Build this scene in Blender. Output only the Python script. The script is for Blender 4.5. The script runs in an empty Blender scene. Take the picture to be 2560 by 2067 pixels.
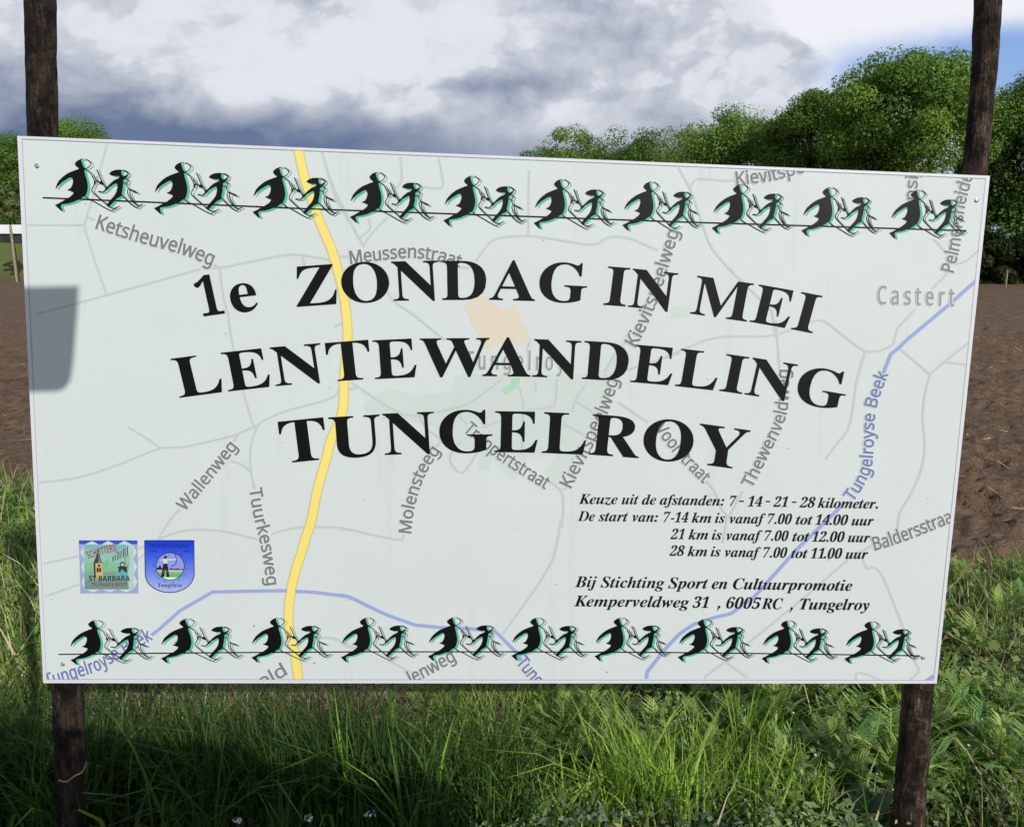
import bpy, bmesh, math, random
import numpy as np
from mathutils import Vector, Matrix
R = math.radians
sc = bpy.context.scene
COL = sc.collection
rng = np.random.default_rng(7)
random.seed(7)

# ------------------------------------------------------------------ camera
W, H, F = 2560.0, 2067.0, 2000.0            # the photograph's own pixels and focal length in them
PITCH = math.atan(388.0 / F)                # the horizon lies 388 px above the middle
CAM = Vector((0, 0, 1.78))
cam_d = bpy.data.cameras.new("camera")
cam_d.sensor_fit = 'HORIZONTAL'; cam_d.sensor_width = 36.0
cam_d.lens = 36.0 * F / W
cam_d.clip_start = 0.05; cam_d.clip_end = 6000
cam = bpy.data.objects.new("camera", cam_d); COL.objects.link(cam)
cam.location = CAM; cam.rotation_euler = (math.pi / 2 - PITCH, 0, 0)
sc.camera = cam
CR = Matrix.Rotation(math.pi / 2 - PITCH, 3, 'X')

# ------------------------------------------------------------------ light
SUN_AZ, SUN_EL = R(32), R(27.5)               # to the right of straight behind the camera
SUN = Vector((math.sin(SUN_AZ) * math.cos(SUN_EL), -math.cos(SUN_AZ) * math.cos(SUN_EL), math.sin(SUN_EL)))
sd = bpy.data.lights.new("sun", 'SUN'); sd.energy = 3.2; sd.angle = R(0.3); sd.color = (1.0, 0.955, 0.88)
so = bpy.data.objects.new("sun", sd); COL.objects.link(so)
so.rotation_euler = SUN.to_track_quat('Z', 'Y').to_euler(); so.location = (8, -10, 12)
sc.view_settings.view_transform = 'Standard'; sc.view_settings.look = 'None'
sc.view_settings.exposure = 0.0; sc.view_settings.gamma = 1.0

def lin(r, g=None, b=None):
    if g is None: r, g, b = r
    f = lambda c: c / 12.92 if c <= 0.04045 else ((c + 0.055) / 1.055) ** 2.4
    return (f(r / 255.0), f(g / 255.0), f(b / 255.0), 1.0)

class NT:
    """small helper that writes node expressions"""
    def __init__(s, tree): s.t = tree; s.n = tree.nodes; s.l = tree.links
    def new(s, typ, **kw):
        n = s.n.new(typ)
        for k, v in kw.items(): setattr(n, k, v)
        return n
    def put(s, sock, v):
        if isinstance(v, bpy.types.NodeSocket): s.l.new(v, sock)
        else: sock.default_value = v
    def m(s, op, a, b=0.0, c=0.0, clamp=False):
        n = s.new('ShaderNodeMath', operation=op, use_clamp=clamp)
        s.put(n.inputs[0], a); s.put(n.inputs[1], b); s.put(n.inputs[2], c); return n.outputs[0]
    def vm(s, op, a, b=(0, 0, 0)):
        n = s.new('ShaderNodeVectorMath', operation=op); s.put(n.inputs[0], a); s.put(n.inputs[1], b)
        return n.outputs[1] if op in ('LENGTH', 'DOT_PRODUCT', 'DISTANCE') else n.outputs[0]
    def mix(s, f, a, b, blend='MIX'):
        n = s.new('ShaderNodeMix', data_type='RGBA', blend_type=blend)
        s.put(n.inputs[0], f); s.put(n.inputs[6], a); s.put(n.inputs[7], b); return n.outputs[2]
    def step(s, x, lo, hi, a=0.0, b=1.0):
        n = s.new('ShaderNodeMapRange', interpolation_type='SMOOTHSTEP')
        for i, v in enumerate((x, lo, hi, a, b)): s.put(n.inputs[i], v)
        return n.outputs[0]
    def noise(s, vec, scale, detail=4, rough=0.55, dist=0.0):
        n = s.new('ShaderNodeTexNoise'); s.put(n.inputs['Vector'], vec); n.inputs['Scale'].default_value = scale
        n.inputs['Detail'].default_value = detail; n.inputs['Roughness'].default_value = rough; n.inputs['Distortion'].default_value = dist
        return n.outputs[0]
    def xyz(s, x, y, z=0.0):
        n = s.new('ShaderNodeCombineXYZ')
        for i, v in enumerate((x, y, z)): s.put(n.inputs[i], v)
        return n.outputs[0]
    def ramp(s, f, stops):
        n = s.new('ShaderNodeValToRGB'); e = n.color_ramp.elements
        while len(e) < len(stops): e.new(0.5)
        for el, (p, c) in zip(e, stops): el.position = p; el.color = c
        s.put(n.inputs[0], f); return n.outputs[0]

# world: Nishita daylight with broken cloud in front, clearer sky behind and overhead
SKY = 0.10
wd = bpy.data.worlds.new("World"); sc.world = wd; wd.use_nodes = True
w = NT(wd.node_tree)
wd.cycles.sampling_method = 'MANUAL'; wd.cycles.sample_map_resolution = 512
bg = wd.node_tree.nodes['Background']; bg.inputs[1].default_value = SKY
sky = w.new('ShaderNodeTexSky', sky_type='NISHITA'); sky.sun_disc = False
sky.sun_elevation = SUN_EL; sky.sun_rotation = math.pi - SUN_AZ
sky.air_density = 1.0; sky.dust_density = 0.6; sky.ozone_density = 1.5
tc = w.new('ShaderNodeTexCoord')
sep = w.new('ShaderNodeSeparateXYZ'); w.l.new(tc.outputs['Generated'], sep.inputs[0])
dx, dy, dz = sep.outputs
DEG = 180 / math.pi
az = w.m('MULTIPLY', w.m('ARCTAN2', dx, dy), DEG)
elv = w.m('MULTIPLY', w.m('ARCSINE', dz), DEG)
el = w.m('MULTIPLY', w.m('ARCTAN2', dz, w.m('ABSOLUTE', dy)), DEG * 1.09)
def blob(a, e, ra, re, k):                      # a soft bump of cloud (or of clear sky) at azimuth a, elevation e
    u = w.m('DIVIDE', w.m('SUBTRACT', az, a), ra); v = w.m('DIVIDE', w.m('SUBTRACT', el, e), re)
    q = w.m('ADD', w.m('MULTIPLY', u, u), w.m('MULTIPLY', v, v))
    return w.m('MULTIPLY', w.m('EXPONENT', w.m('MULTIPLY', q, -1.0)), k)
def total(*xs):
    t = xs[0]
    for x in xs[1:]: t = w.m('ADD', t, x)
    return t
cs = w.xyz(w.m('DIVIDE', az, 6.6), w.m('DIVIDE', el, 5.0), 3.7)
warp = w.noise(cs, 1.0, 4, 0.5); warp2 = w.noise(w.vm('ADD', cs, (7.3, 2.1, 4.4)), 1.0, 4, 0.5)
cs2 = w.vm('ADD', cs, w.xyz(w.m('MULTIPLY', w.m('SUBTRACT', warp, .5), .5), w.m('MULTIPLY', w.m('SUBTRACT', warp2, .5), .5), 0))
n_big = w.noise(cs2, 1.0, 10, 0.56)
n_fine = w.noise(cs2, 4.2, 10, 0.60)
n_soft = w.noise(cs, 0.5, 3, 0.5)
cl = lambda r, g, b: tuple(c / SKY for c in lin(r, g, b)[:3]) + (1.0,)
vor = w.new('ShaderNodeTexVoronoi', feature='F1'); w.put(vor.inputs['Vector'], cs2); vor.inputs['Scale'].default_value = 1.9
vor.inputs['Detail'].default_value = 3; vor.inputs['Roughness'].default_value = 0.5; vor.normalize = True
puff = w.m('SUBTRACT', 0.40, vor.outputs['Distance'])
amp = w.step(el, 8.0, 12.5, 0.35, 0.95)
tex = w.m('MULTIPLY', total(w.m('MULTIPLY', w.m('SUBTRACT', n_big, 0.5), 1.15), w.m('MULTIPLY', w.m('SUBTRACT', n_fine, 0.5), 0.28), w.m('MULTIPLY', puff, 1.35)), amp)
v = total(w.step(w.m('ADD', el, w.m('MULTIPLY', w.m('SUBTRACT', n_big, .5), 3.0)), 6.8, 12.2, 0.03, 0.57), tex,
          blob(-17, 13.4, 7.5, 2.4, 0.40), blob(-5, 15.5, 6, 2.6, 0.26), blob(-27, 18, 9, 3, 0.10), blob(-31, 12.4, 9, 3.0, -0.52), blob(-1, 12.3, 5.5, 0.9, -0.34),
          blob(-8, 10.7, 2.2, 0.7, 0.26), blob(8, 14.5, 8, 4.5, -0.17), blob(14, 12.5, 4, 2.0, -0.12), blob(3, 10.2, 8, 1.2, 0.12), blob(-18, 8.4, 18, 2.2, -0.34),
          w.m('MULTIPLY', w.step(az, -22, 2), w.step(el, 12.5, 8.5, 0, 0.34)))
v = w.m('ADD', v, w.step(el, 10.0, 13.5, 0.0, 0.09))
body = w.ramp(v, [(0.0, cl(104, 120, 152)), (0.3, cl(150, 160, 181)), (0.55, cl(184, 190, 204)), (0.78, cl(212, 216, 226)), (1.0, cl(236, 237, 245))])
crest = w.m('MULTIPLY', w.step(w.m('ADD', v, w.m('MULTIPLY', puff, 1.0)), 0.80, 0.95), w.step(el, 9.5, 12.0, 0.0, 0.7))
body = w.mix(crest, body, cl(224, 227, 236))
edge = total(w.m('SUBTRACT', az, 15.3), w.m('MULTIPLY', w.m('SUBTRACT', el, 17.0), 1.04), w.m('MULTIPLY', w.m('SUBTRACT', n_big, .5), 11.0), w.m('MULTIPLY', puff, -9.0))
bright = w.mix(w.step(w.m('ADD', el, w.m('MULTIPLY', n_soft, 3)), 8, 14), cl(208, 216, 232), cl(241, 242, 249))
cloud = w.mix(w.step(edge, -0.6, 1.4), body, bright)
clear = total(blob(33, 14.3, 8, 3.0, 0.90), blob(25, 13.2, 6.5, 2.2, 0.80), blob(38, 9, 8, 7, 0.8),
              w.m('MULTIPLY', w.m('SUBTRACT', n_big, 0.5), 0.9))
blue = w.mix(w.step(el, 6, 16), cl(174, 198, 234), cl(138, 174, 228))
cloud = w.mix(w.step(clear, 0.18, 1.05), cloud, blue)
behind = w.m('MAXIMUM', w.step(elv, 24, 52), w.step(w.m('ABSOLUTE', az), 60, 95))
skyc = w.mix(w.m('MULTIPLY', w.step(n_big, 0.52, 0.66), 0.35), sky.outputs[0], cl(215, 218, 228))
allsky = w.mix(behind, cloud, skyc)
w.l.new(allsky, bg.inputs[0])

# ------------------------------------------------------------------ object helpers
def tag(o, label=None, cat=None, group=None, kind=None):
    if label: o['label'] = label
    if cat: o['category'] = cat
    if group: o['group'] = group
    if kind: o['kind'] = kind
    return o
def empty(name, loc=(0, 0, 0)):
    o = bpy.data.objects.new(name, None); COL.objects.link(o); o.location = loc; o.empty_display_size = 0.2
    return o
def mesh_obj(name, verts, faces, mats=(), parent=None, smooth=False, midx=None, col=None):
    me = bpy.data.meshes.new(name)
    me.from_pydata([tuple(v) for v in verts], [], [tuple(f) for f in faces])
    finish(me, mats, smooth, midx, col)
    o = bpy.data.objects.new(name, me); COL.objects.link(o)
    if parent: o.parent = parent
    return o
def finish(me, mats, smooth=False, midx=None, col=None):
    for m in (mats if isinstance(mats, (list, tuple)) else [mats]): me.materials.append(m)
    if midx is not None: me.polygons.foreach_set('material_index', np.asarray(midx, np.int32))
    if smooth: me.polygons.foreach_set('use_smooth', np.ones(len(me.polygons), bool))
    if col is not None:                          # one colour per face, stored per corner
        a = me.color_attributes.new('tint', 'FLOAT_COLOR', 'CORNER')
        tot = np.zeros(len(me.polygons), np.int32); me.polygons.foreach_get('loop_total', tot)
        a.data.foreach_set('color', np.repeat(np.asarray(col, np.float32), tot, axis=0).ravel())
    me.update()
def np_obj(name, V, Q, mats, parent=None, smooth=False, col=None):
    """fast mesh from arrays: V (n,3); Q (m,k) faces of one size"""
    me = bpy.data.meshes.new(name)
    V = np.asarray(V, np.float32); Q = np.asarray(Q, np.int32)
    me.vertices.add(len(V)); me.vertices.foreach_set('co', V.ravel())
    k = Q.shape[1]; me.loops.add(Q.size); me.loops.foreach_set('vertex_index', Q.ravel())
    me.polygons.add(len(Q)); me.polygons.foreach_set('loop_start', np.arange(0, Q.size, k, dtype=np.int32))
    me.update(calc_edges=True)
    finish(me, mats, smooth, None, col)
    o = bpy.data.objects.new(name, me); COL.objects.link(o)
    if parent: o.parent = parent
    return o

def mat(name, color=(0.5, 0.5, 0.5, 1), rough=0.8, spec=0.3):
    m = bpy.data.materials.new(name); m.use_nodes = True
    b = m.node_tree.nodes['Principled BSDF']
    b.inputs['Base Color'].default_value = color; b.inputs['Roughness'].default_value = rough
    b.inputs['Specular IOR Level'].default_value = spec
    return m, NT(m.node_tree), b
def bump(t, b, h, strength=0.4, dist=0.02):
    n = t.new('ShaderNodeBump'); n.inputs['Strength'].default_value = strength; n.inputs['Distance'].default_value = dist
    t.put(n.inputs['Height'], h); t.l.new(n.outputs[0], b.inputs['Normal'])
def obj_co(t): return t.new('ShaderNodeTexCoord').outputs['Object']

def leaf_mat(name, rough=0.6, trans=0.3, gain=1.35, var=0.35, scale=1.5, cool=1.0):
    """foliage coloured by the per-leaf 'tint', with a little light coming through"""
    m, t, b = mat(name, rough=rough, spec=0.15)
    a = t.new('ShaderNodeVertexColor', layer_name='tint').outputs[0]
    nz = t.noise(obj_co(t), scale, 3)
    c = t.mix(1.0, a, t.ramp(nz, [(0.3, ((1 - var) * gain, (1 - var) * gain, (1 - var) * gain * cool, 1)), (0.7, ((1 + var * .6) * gain, (1 + var * .6) * gain, (1 + var * .3) * gain * cool, 1))]), 'MULTIPLY')
    t.l.new(c, b.inputs['Base Color'])
    tr = t.new('ShaderNodeBsdfTranslucent'); t.l.new(t.mix(1.0, c, (1.5, 1.6, 0.8, 1), 'MULTIPLY'), tr.inputs[0])
    ms = t.new('ShaderNodeMixShader'); ms.inputs[0].default_value = trans
    t.l.new(b.outputs[0], ms.inputs[1]); t.l.new(tr.outputs[0], ms.inputs[2])
    t.l.new(ms.outputs[0], t.n['Material Output'].inputs[0])
    return m

def vnoise(P, seed=0):
    """value noise on (n,2) points, about -1..1"""
    P = np.asarray(P, float); i = np.floor(P).astype(np.int64); f = P - i; f = f * f * (3 - 2 * f)
    def h(a, b):
        x = (a * 374761393 + b * 668265263 + seed * 974634777) & 0xffffffff
        x = ((x ^ (x >> 13)) * 1274126177) & 0xffffffff
        return ((x ^ (x >> 16)) & 0xffff) / 32767.5 - 1
    a, b = i[:, 0], i[:, 1]
    return ((h(a, b) * (1 - f[:, 0]) + h(a + 1, b) * f[:, 0]) * (1 - f[:, 1]) +
            (h(a, b + 1) * (1 - f[:, 0]) + h(a + 1, b + 1) * f[:, 0]) * f[:, 1])
def fbm(P, octs=4, seed=0, gain=0.5):
    P = np.asarray(P, float); s = 0; a = 1.0
    for k in range(octs): s = s + a * vnoise(P * 2 ** k + 17.3 * k, seed + k); a *= gain
    return s

def pix_ray(px, py):
    return (CR @ Vector(((px - W / 2) / F, -(py - H / 2) / F, -1.0))).normalized()
def pix_at(px, py, Y):
    """the point of the pixel's line of sight at distance Y ahead"""
    d = pix_ray(px, py); return CAM + d * (Y / d.y)

# ------------------------------------------------------------------ ground
def ground_h(x, y):
    """height of verge and field: a low grassy verge, then clods of bare soil"""
    x = np.asarray(x, float); y = np.asarray(y, float)
    P = np.stack([x, y], 1)
    soil = np.clip((y - verge_edge(x)) / 0.5, 0, 1)
    d = np.hypot(x, y); fade = np.clip(1.2 - d / 60, 0.25, 1)
    clod = 0.030 * fbm(P * np.array([1.6, 2.6]), 2, 3) + np.maximum(0, fbm(P * np.array([3.2, 7.5]), 4, 9, .6)) * 0.06 + 0.018 * fbm(P * np.array([11, 19]), 2, 21)
    rut = 0.028 * np.sin(y * 5.2 + 0.8 * fbm(P * .35, 2, 5))
    return soil * (clod + rut) * fade + (1 - soil) * 0.03 * fbm(P * 2.2, 3, 13)
def verge_edge(x):
    x = np.asarray(x, float)
    return 4.75 - 0.28 * x + 0.35 * vnoise(np.stack([x * 0.9, x * 0], 1), 31)

nr, nc = 330, 620
rr = np.concatenate([[0.02, 0.6, 1.2], 1.7 * (66 / 1.7) ** np.linspace(0, 1, nr - 3)])
aa = np.radians(np.linspace(-62, 62, nc))
A, RR = np.meshgrid(aa, rr)
gx = np.tan(A) * RR; gy = RR.copy()
gx = np.where(np.abs(gx) > 1e9, 0, gx)
gz = ground_h(gx.ravel(), gy.ravel())
idx = np.arange(nr * nc).reshape(nr, nc)
Q = np.stack([idx[:-1, :-1], idx[:-1, 1:], idx[1:, 1:], idx[1:, :-1]], -1).reshape(-1, 4)
m_soil, t, b = mat("soil", rough=0.95, spec=0.1)
co = obj_co(t)
n1 = t.noise(co, 0.5, 5); n2 = t.noise(co, 7, 6, 0.65); n3 = t.noise(co, 40, 3, 0.6); n4 = t.noise(co, 16, 6, 0.7)
c = t.ramp(n2, [(0.28, lin(92, 75, 61)), (0.52, lin(124, 102, 83)), (0.75, lin(146, 123, 103))])
c = t.mix(t.m('MULTIPLY', t.step(n1, 0.4, 0.7), 0.35), c, lin(130, 107, 88))
c = t.mix(t.m('MULTIPLY', t.step(n4, 0.44, 0.34), 0.75), c, lin(62, 48, 40))
c = t.mix(t.step(n3, 0.66, 0.74), c, lin(170, 146, 118))
t.l.new(c, b.inputs['Base Color']); bump(t, b, t.m('ADD', t.m('ADD', n2, n4), t.m('MULTIPLY', n3, 0.5)), 0.8, 0.05)
m_verge, t, b = mat("verge_earth", rough=0.95, spec=0.1)
co = obj_co(t)
c = t.ramp(t.noise(co, 6, 6, 0.65), [(0.3, lin(50, 48, 30)), (0.5, lin(82, 78, 48)), (0.72, lin(116, 104, 72))])
t.l.new(c, b.inputs['Base Color']); bump(t, b, t.noise(co, 30, 4), 0.6, 0.03)
fld = np_obj("field", np.stack([gx.ravel(), gy.ravel(), gz], 1), Q, [m_soil, m_verge], smooth=True)
cy = gy.ravel()[Q].mean(1); cx = gx.ravel()[Q].mean(1)
fld.data.polygons.foreach_set('material_index', (cy < verge_edge(cx)).astype(np.int32))
tag(fld, kind='structure')
m_land, t, b = mat("meadow", rough=0.95, spec=0.1)
co = obj_co(t)
t.l.new(t.ramp(t.noise(co, 0.12, 6), [(0.35, lin(92, 90, 58)), (0.65, lin(110, 124, 62))]), b.inputs['Base Color'])
tag(mesh_obj("ground", [(-3000, -3000, -.12), (3000, -3000, -.12), (3000, 3000, -.12), (-3000, 3000, -.12)], [(0, 1, 2, 3)], m_land), kind='structure')

# grassy bank beyond the field on the left
bx = np.linspace(-95, -30, 66); by = np.linspace(66.5, 96, 24)
BX, BY = np.meshgrid(bx, by)
s = np.clip((BY - 67) / 9, 0, 1); s = s * s * (3 - 2 * s)
e = np.clip((-36 - BX) / 6, 0, 1)
BZ = -0.1 + 3.2 * s * e + 0.15 * fbm(np.stack([BX.ravel(), BY.ravel()], 1) * .4, 3, 2).reshape(BX.shape) * s
ib = np.arange(BX.size).reshape(BX.shape)
tag(np_obj("bank", np.stack([BX.ravel(), BY.ravel(), BZ.ravel()], 1),
           np.stack([ib[:-1, :-1], ib[:-1, 1:], ib[1:, 1:], ib[1:, :-1]], -1).reshape(-1, 4), m_land, smooth=True), kind='structure')

# straw lying on the field
def strips(P, D, L, Wd, Z):                     # thin flat blades lying about
    n = len(P); S = np.stack([-D[:, 1], D[:, 0]], 1)
    e0 = P - D * L[:, None] / 2; e1 = P + D * L[:, None] / 2
    V = np.zeros((n, 4, 3))
    for k, (e, sgn) in enumerate(((e0, -1), (e0, 1), (e1, 1), (e1, -1))):
        V[:, k, :2] = e + S * Wd[:, None] * sgn / 2; V[:, k, 2] = ground_h(V[:, k, 0], V[:, k, 1]) + Z
    return V.reshape(-1, 3), np.arange(4 * n).reshape(n, 4)
n = 900
sy = rng.uniform(5, 26, n); sx = rng.uniform(-0.8, 0.8, n) * sy
th = rng.uniform(0, math.pi, n)
V, Qs = strips(np.stack([sx, sy], 1), np.stack([np.cos(th), np.sin(th)], 1), rng.uniform(.05, .3, n), rng.uniform(.004, .009, n) * (1 + sy / 20), 0.014)
m_straw = leaf_mat("straw", trans=0.1, var=0.3)
cc = np.array([lin(188, 164, 122)]) * rng.uniform(.6, 1.1, (n, 1)); cc[:, 3] = 1
tag(np_obj("straw_litter", V, Qs, m_straw, col=cc), "scattered pale straw lying on the bare brown soil", "straw", kind='stuff')

# ------------------------------------------------------------------ the sign board
BW = 2.5
TLc = Vector((-.4886, .274, -.790)) * BW                         # top left corner in camera axes (x right, y up, z back)
ac = Vector((.998, -.021, -.062)); bc = Vector((-.031, -.991, -.129))
nc_ = ac.cross(bc).normalized()
P0 = CAM + CR @ TLc; NB = (CR @ nc_).normalized()
if NB.y > 0: NB = -NB                                            # faces the camera
def onb(px, py, off=0.0):
    """pixel of the photograph -> point on the board's face, off metres in front of it"""
    d = pix_ray(px, py); t = (P0 - CAM).dot(NB) / d.dot(NB)
    return CAM + d * t + NB * off
def behind(px, py, back):
    """the same line of sight met by the plane 'back' metres behind the board's face"""
    d = pix_ray(px, py); return CAM + d * ((P0 - NB * back - CAM).dot(NB) / d.dot(NB))
QUAD = [(43, 340), (2475, 440), (2342, 1708), (108, 1707)]
PRINT = [(56, 348), (2464, 447), (2334, 1699), (117, 1697)]

def clip_poly(poly, quad):
    """keep what lies inside the convex quad (pixel axes, clockwise on screen)"""
    out = list(poly)
    for i in range(4):
        (x0, y0), (x1, y1) = quad[i], quad[(i + 1) % 4]
        side = lambda p: (x1 - x0) * (p[1] - y0) - (y1 - y0) * (p[0] - x0)
        src, out = out, []
        for k in range(len(src)):
            p, q = src[k - 1], src[k]; a, b2 = side(p), side(q)
            if (a >= 0) != (b2 >= 0):
                f = a / (a - b2); out.append((p[0] + (q[0] - p[0]) * f, p[1] + (q[1] - p[1]) * f))
            if b2 >= 0: out.append(q)
        if len(out) < 3: return []
    return out

class Ink:
    """flat printed shapes on the board, each with its own ink colour and its place in the stack of layers"""
    def __init__(s): s.V = []; s.Fc = []; s.C = []; s.k = 0
    def poly(s, pts, col, layer, clip=False):
        if clip: pts = clip_poly(pts, PRINT)
        if len(pts) < 3: return
        b = len(s.V); s.V += [onb(x, y, 0.0004 + layer * 0.00016) for x, y in pts]
        s.Fc.append(list(range(b, b + len(pts)))); s.C.append(lin(col))
    def mesh(s, pts, faces, col, layer, clip=False):
        if clip:
            for f in faces: s.poly([pts[i] for i in f], col, layer, True)
            return
        b = len(s.V); s.V += [onb(x, y, 0.0004 + layer * 0.00016) for x, y in pts]
        for f in faces: s.Fc.append([b + i for i in f]); s.C.append(lin(col))
    def line(s, pts, wd, col, layer, clip=False, smooth=0, taper=False):
        if smooth: pts = catmull(pts, smooth)
        n = len(pts); L = []; Rr = []; s.k += 1; layer = layer + (s.k % 12) * 0.06
        for i in range(n):
            a = pts[max(i - 1, 0)]; c = pts[min(i + 1, n - 1)]
            dx, dy = c[0] - a[0], c[1] - a[1]; q = math.hypot(dx, dy) or 1
            ww = wd / 2 * ((1 - .75 * i / (n - 1)) if taper else 1)
            L.append((pts[i][0] + dy / q * ww, pts[i][1] - dx / q * ww)); Rr.append((pts[i][0] - dy / q * ww, pts[i][1] + dx / q * ww))
        for i in range(n - 1): s.poly([L[i], L[i + 1], Rr[i + 1], Rr[i]], col, layer, clip)
    def disc(s, x, y, r, col, layer, n=20, ry=None):
        s.poly([(x + r * math.cos(k * 2 * math.pi / n), y + (ry or r) * math.sin(k * 2 * math.pi / n)) for k in range(n)], col, layer)
    def build(s, name, parent, material=None):
        o = mesh_obj(name, s.V, s.Fc, material or m_ink, parent, col=s.C)
        return o
def catmull(p, k=5):
    out = []
    for i in range(len(p) - 1):
        p0 = p[max(i - 1, 0)]; p1 = p[i]; p2 = p[i + 1]; p3 = p[min(i + 2, len(p) - 1)]
        for j in range(k):
            t = j / k
            out.append(tuple(0.5 * (2 * p1[d] + (p2[d] - p0[d]) * t + (2 * p0[d] - 5 * p1[d] + 4 * p2[d] - p3[d]) * t * t +
                                    (3 * p1[d] - p0[d] - 3 * p2[d] + p3[d]) * t ** 3) for d in (0, 1)))
    out.append(p[-1]); return out

m_ink, t, b = mat("printed_ink", rough=0.5, spec=0.18)
a_ = t.new('ShaderNodeVertexColor', layer_name='tint').outputs[0]
co = obj_co(t)
gr = t.m('MULTIPLY', t.m('SUBTRACT', t.noise(co, 420, 2), 0.5), 0.10)
bl = t.m('MULTIPLY', t.m('SUBTRACT', t.noise(co, 3.0, 5), 0.5), 0.09)
sm = t.new('ShaderNodeMapping'); sm.inputs['Scale'].default_value = (1, 1, 0.05); t.l.new(co, sm.inputs[0])
bl = t.m('ADD', bl, t.m('MULTIPLY', t.step(t.noise(sm.outputs[0], 22, 5, 0.65), 0.58, 0.75), -0.06))   # faint rain streaks
t.put(b.inputs['Roughness'], t.step(t.noise(co, 2.2, 4), 0.3, 0.7, 0.42, 0.6))
k_ = t.m('ADD', t.m('ADD', 1.0, gr), bl)
t.l.new(t.mix(1.0, a_, t.xyz(k_, k_, k_), 'MULTIPLY'), b.inputs['Base Color'])
m_panel, t, b = mat("white_board", lin(216, 217, 226), 0.4, 0.35)
co = obj_co(t)
dirt = t.step(t.noise(co, 3.0, 6, 0.7), 0.62, 0.8)
t.l.new(t.mix(t.m('MULTIPLY', dirt, 0.25), lin(216, 217, 226), lin(180, 178, 168)), b.inputs['Base Color'])

# fonts: Blender's own text shapes, turned into flat meshes
_cache = {}
def glyphs(s, shear=0.0):
    key = (s, shear)
    if key not in _cache:
        cu = bpy.data.curves.new("lettering", 'FONT'); cu.body = s; cu.size = 1; cu.shear = shear; cu.resolution_u = 5
        o = bpy.data.objects.new("lettering", cu); COL.objects.link(o)
        bpy.context.view_layer.update()
        e = o.evaluated_get(bpy.context.evaluated_depsgraph_get()); me = e.to_mesh()
        V = np.array([v.co[:2] for v in me.vertices]).reshape(-1, 2); Fs = [tuple(p.vertices) for p in me.polygons]
        e.to_mesh_clear(); bpy.data.objects.remove(o); bpy.data.curves.remove(cu)
        _cache[key] = (V, Fs)
    return _cache[key]
def style(s, U, Lw, D):
    r = ''
    for ch in s:
        if 'A' <= ch <= 'Z': r += chr(U + ord(ch) - 65)
        elif 'a' <= ch <= 'z': r += chr(Lw + ord(ch) - 97)
        elif '0' <= ch <= '9': r += chr(D + ord(ch) - 48)
        else: r += ch
    return r
serif = lambda s: style(s, 0x1D400, 0x1D41A, 0x1D7CE)
ital = lambda s: style(s, 0x1D468, 0x1D482, 0x1D7CE)
sans = lambda s: style(s, 0x1D5A0, 0x1D5BA, 0x1D7E2)
sansb = lambda s: style(s, 0x1D5D4, 0x1D5EE, 0x1D7EC)
CAPB = glyphs(serif('I'))[0][:, 1].max(); CAPI = glyphs(ital('I'))[0][:, 1].max()
CAPS = glyphs(sans('I'))[0][:, 1].max(); CAPSB = glyphs(sansb('I'))[0][:, 1].max()

def put_quad(ink, V, Fs, BL, BR, TL, cap, col, layer, mode='b', clip=False):
    x0, x1 = V[:, 0].min(), V[:, 0].max(); y0, y1 = V[:, 1].min(), V[:, 1].max()
    u = (V[:, 0] - x0) / (x1 - x0); v = V[:, 1] / cap if mode == 'b' else (V[:, 1] - y0) / (y1 - y0)
    X = BL[0] + u * (BR[0] - BL[0]) + v * (TL[0] - BL[0]); Y = BL[1] + u * (BR[1] - BL[1]) + v * (TL[1] - BL[1])
    ink.mesh(list(zip(X, Y)), Fs, col, layer, clip)

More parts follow.
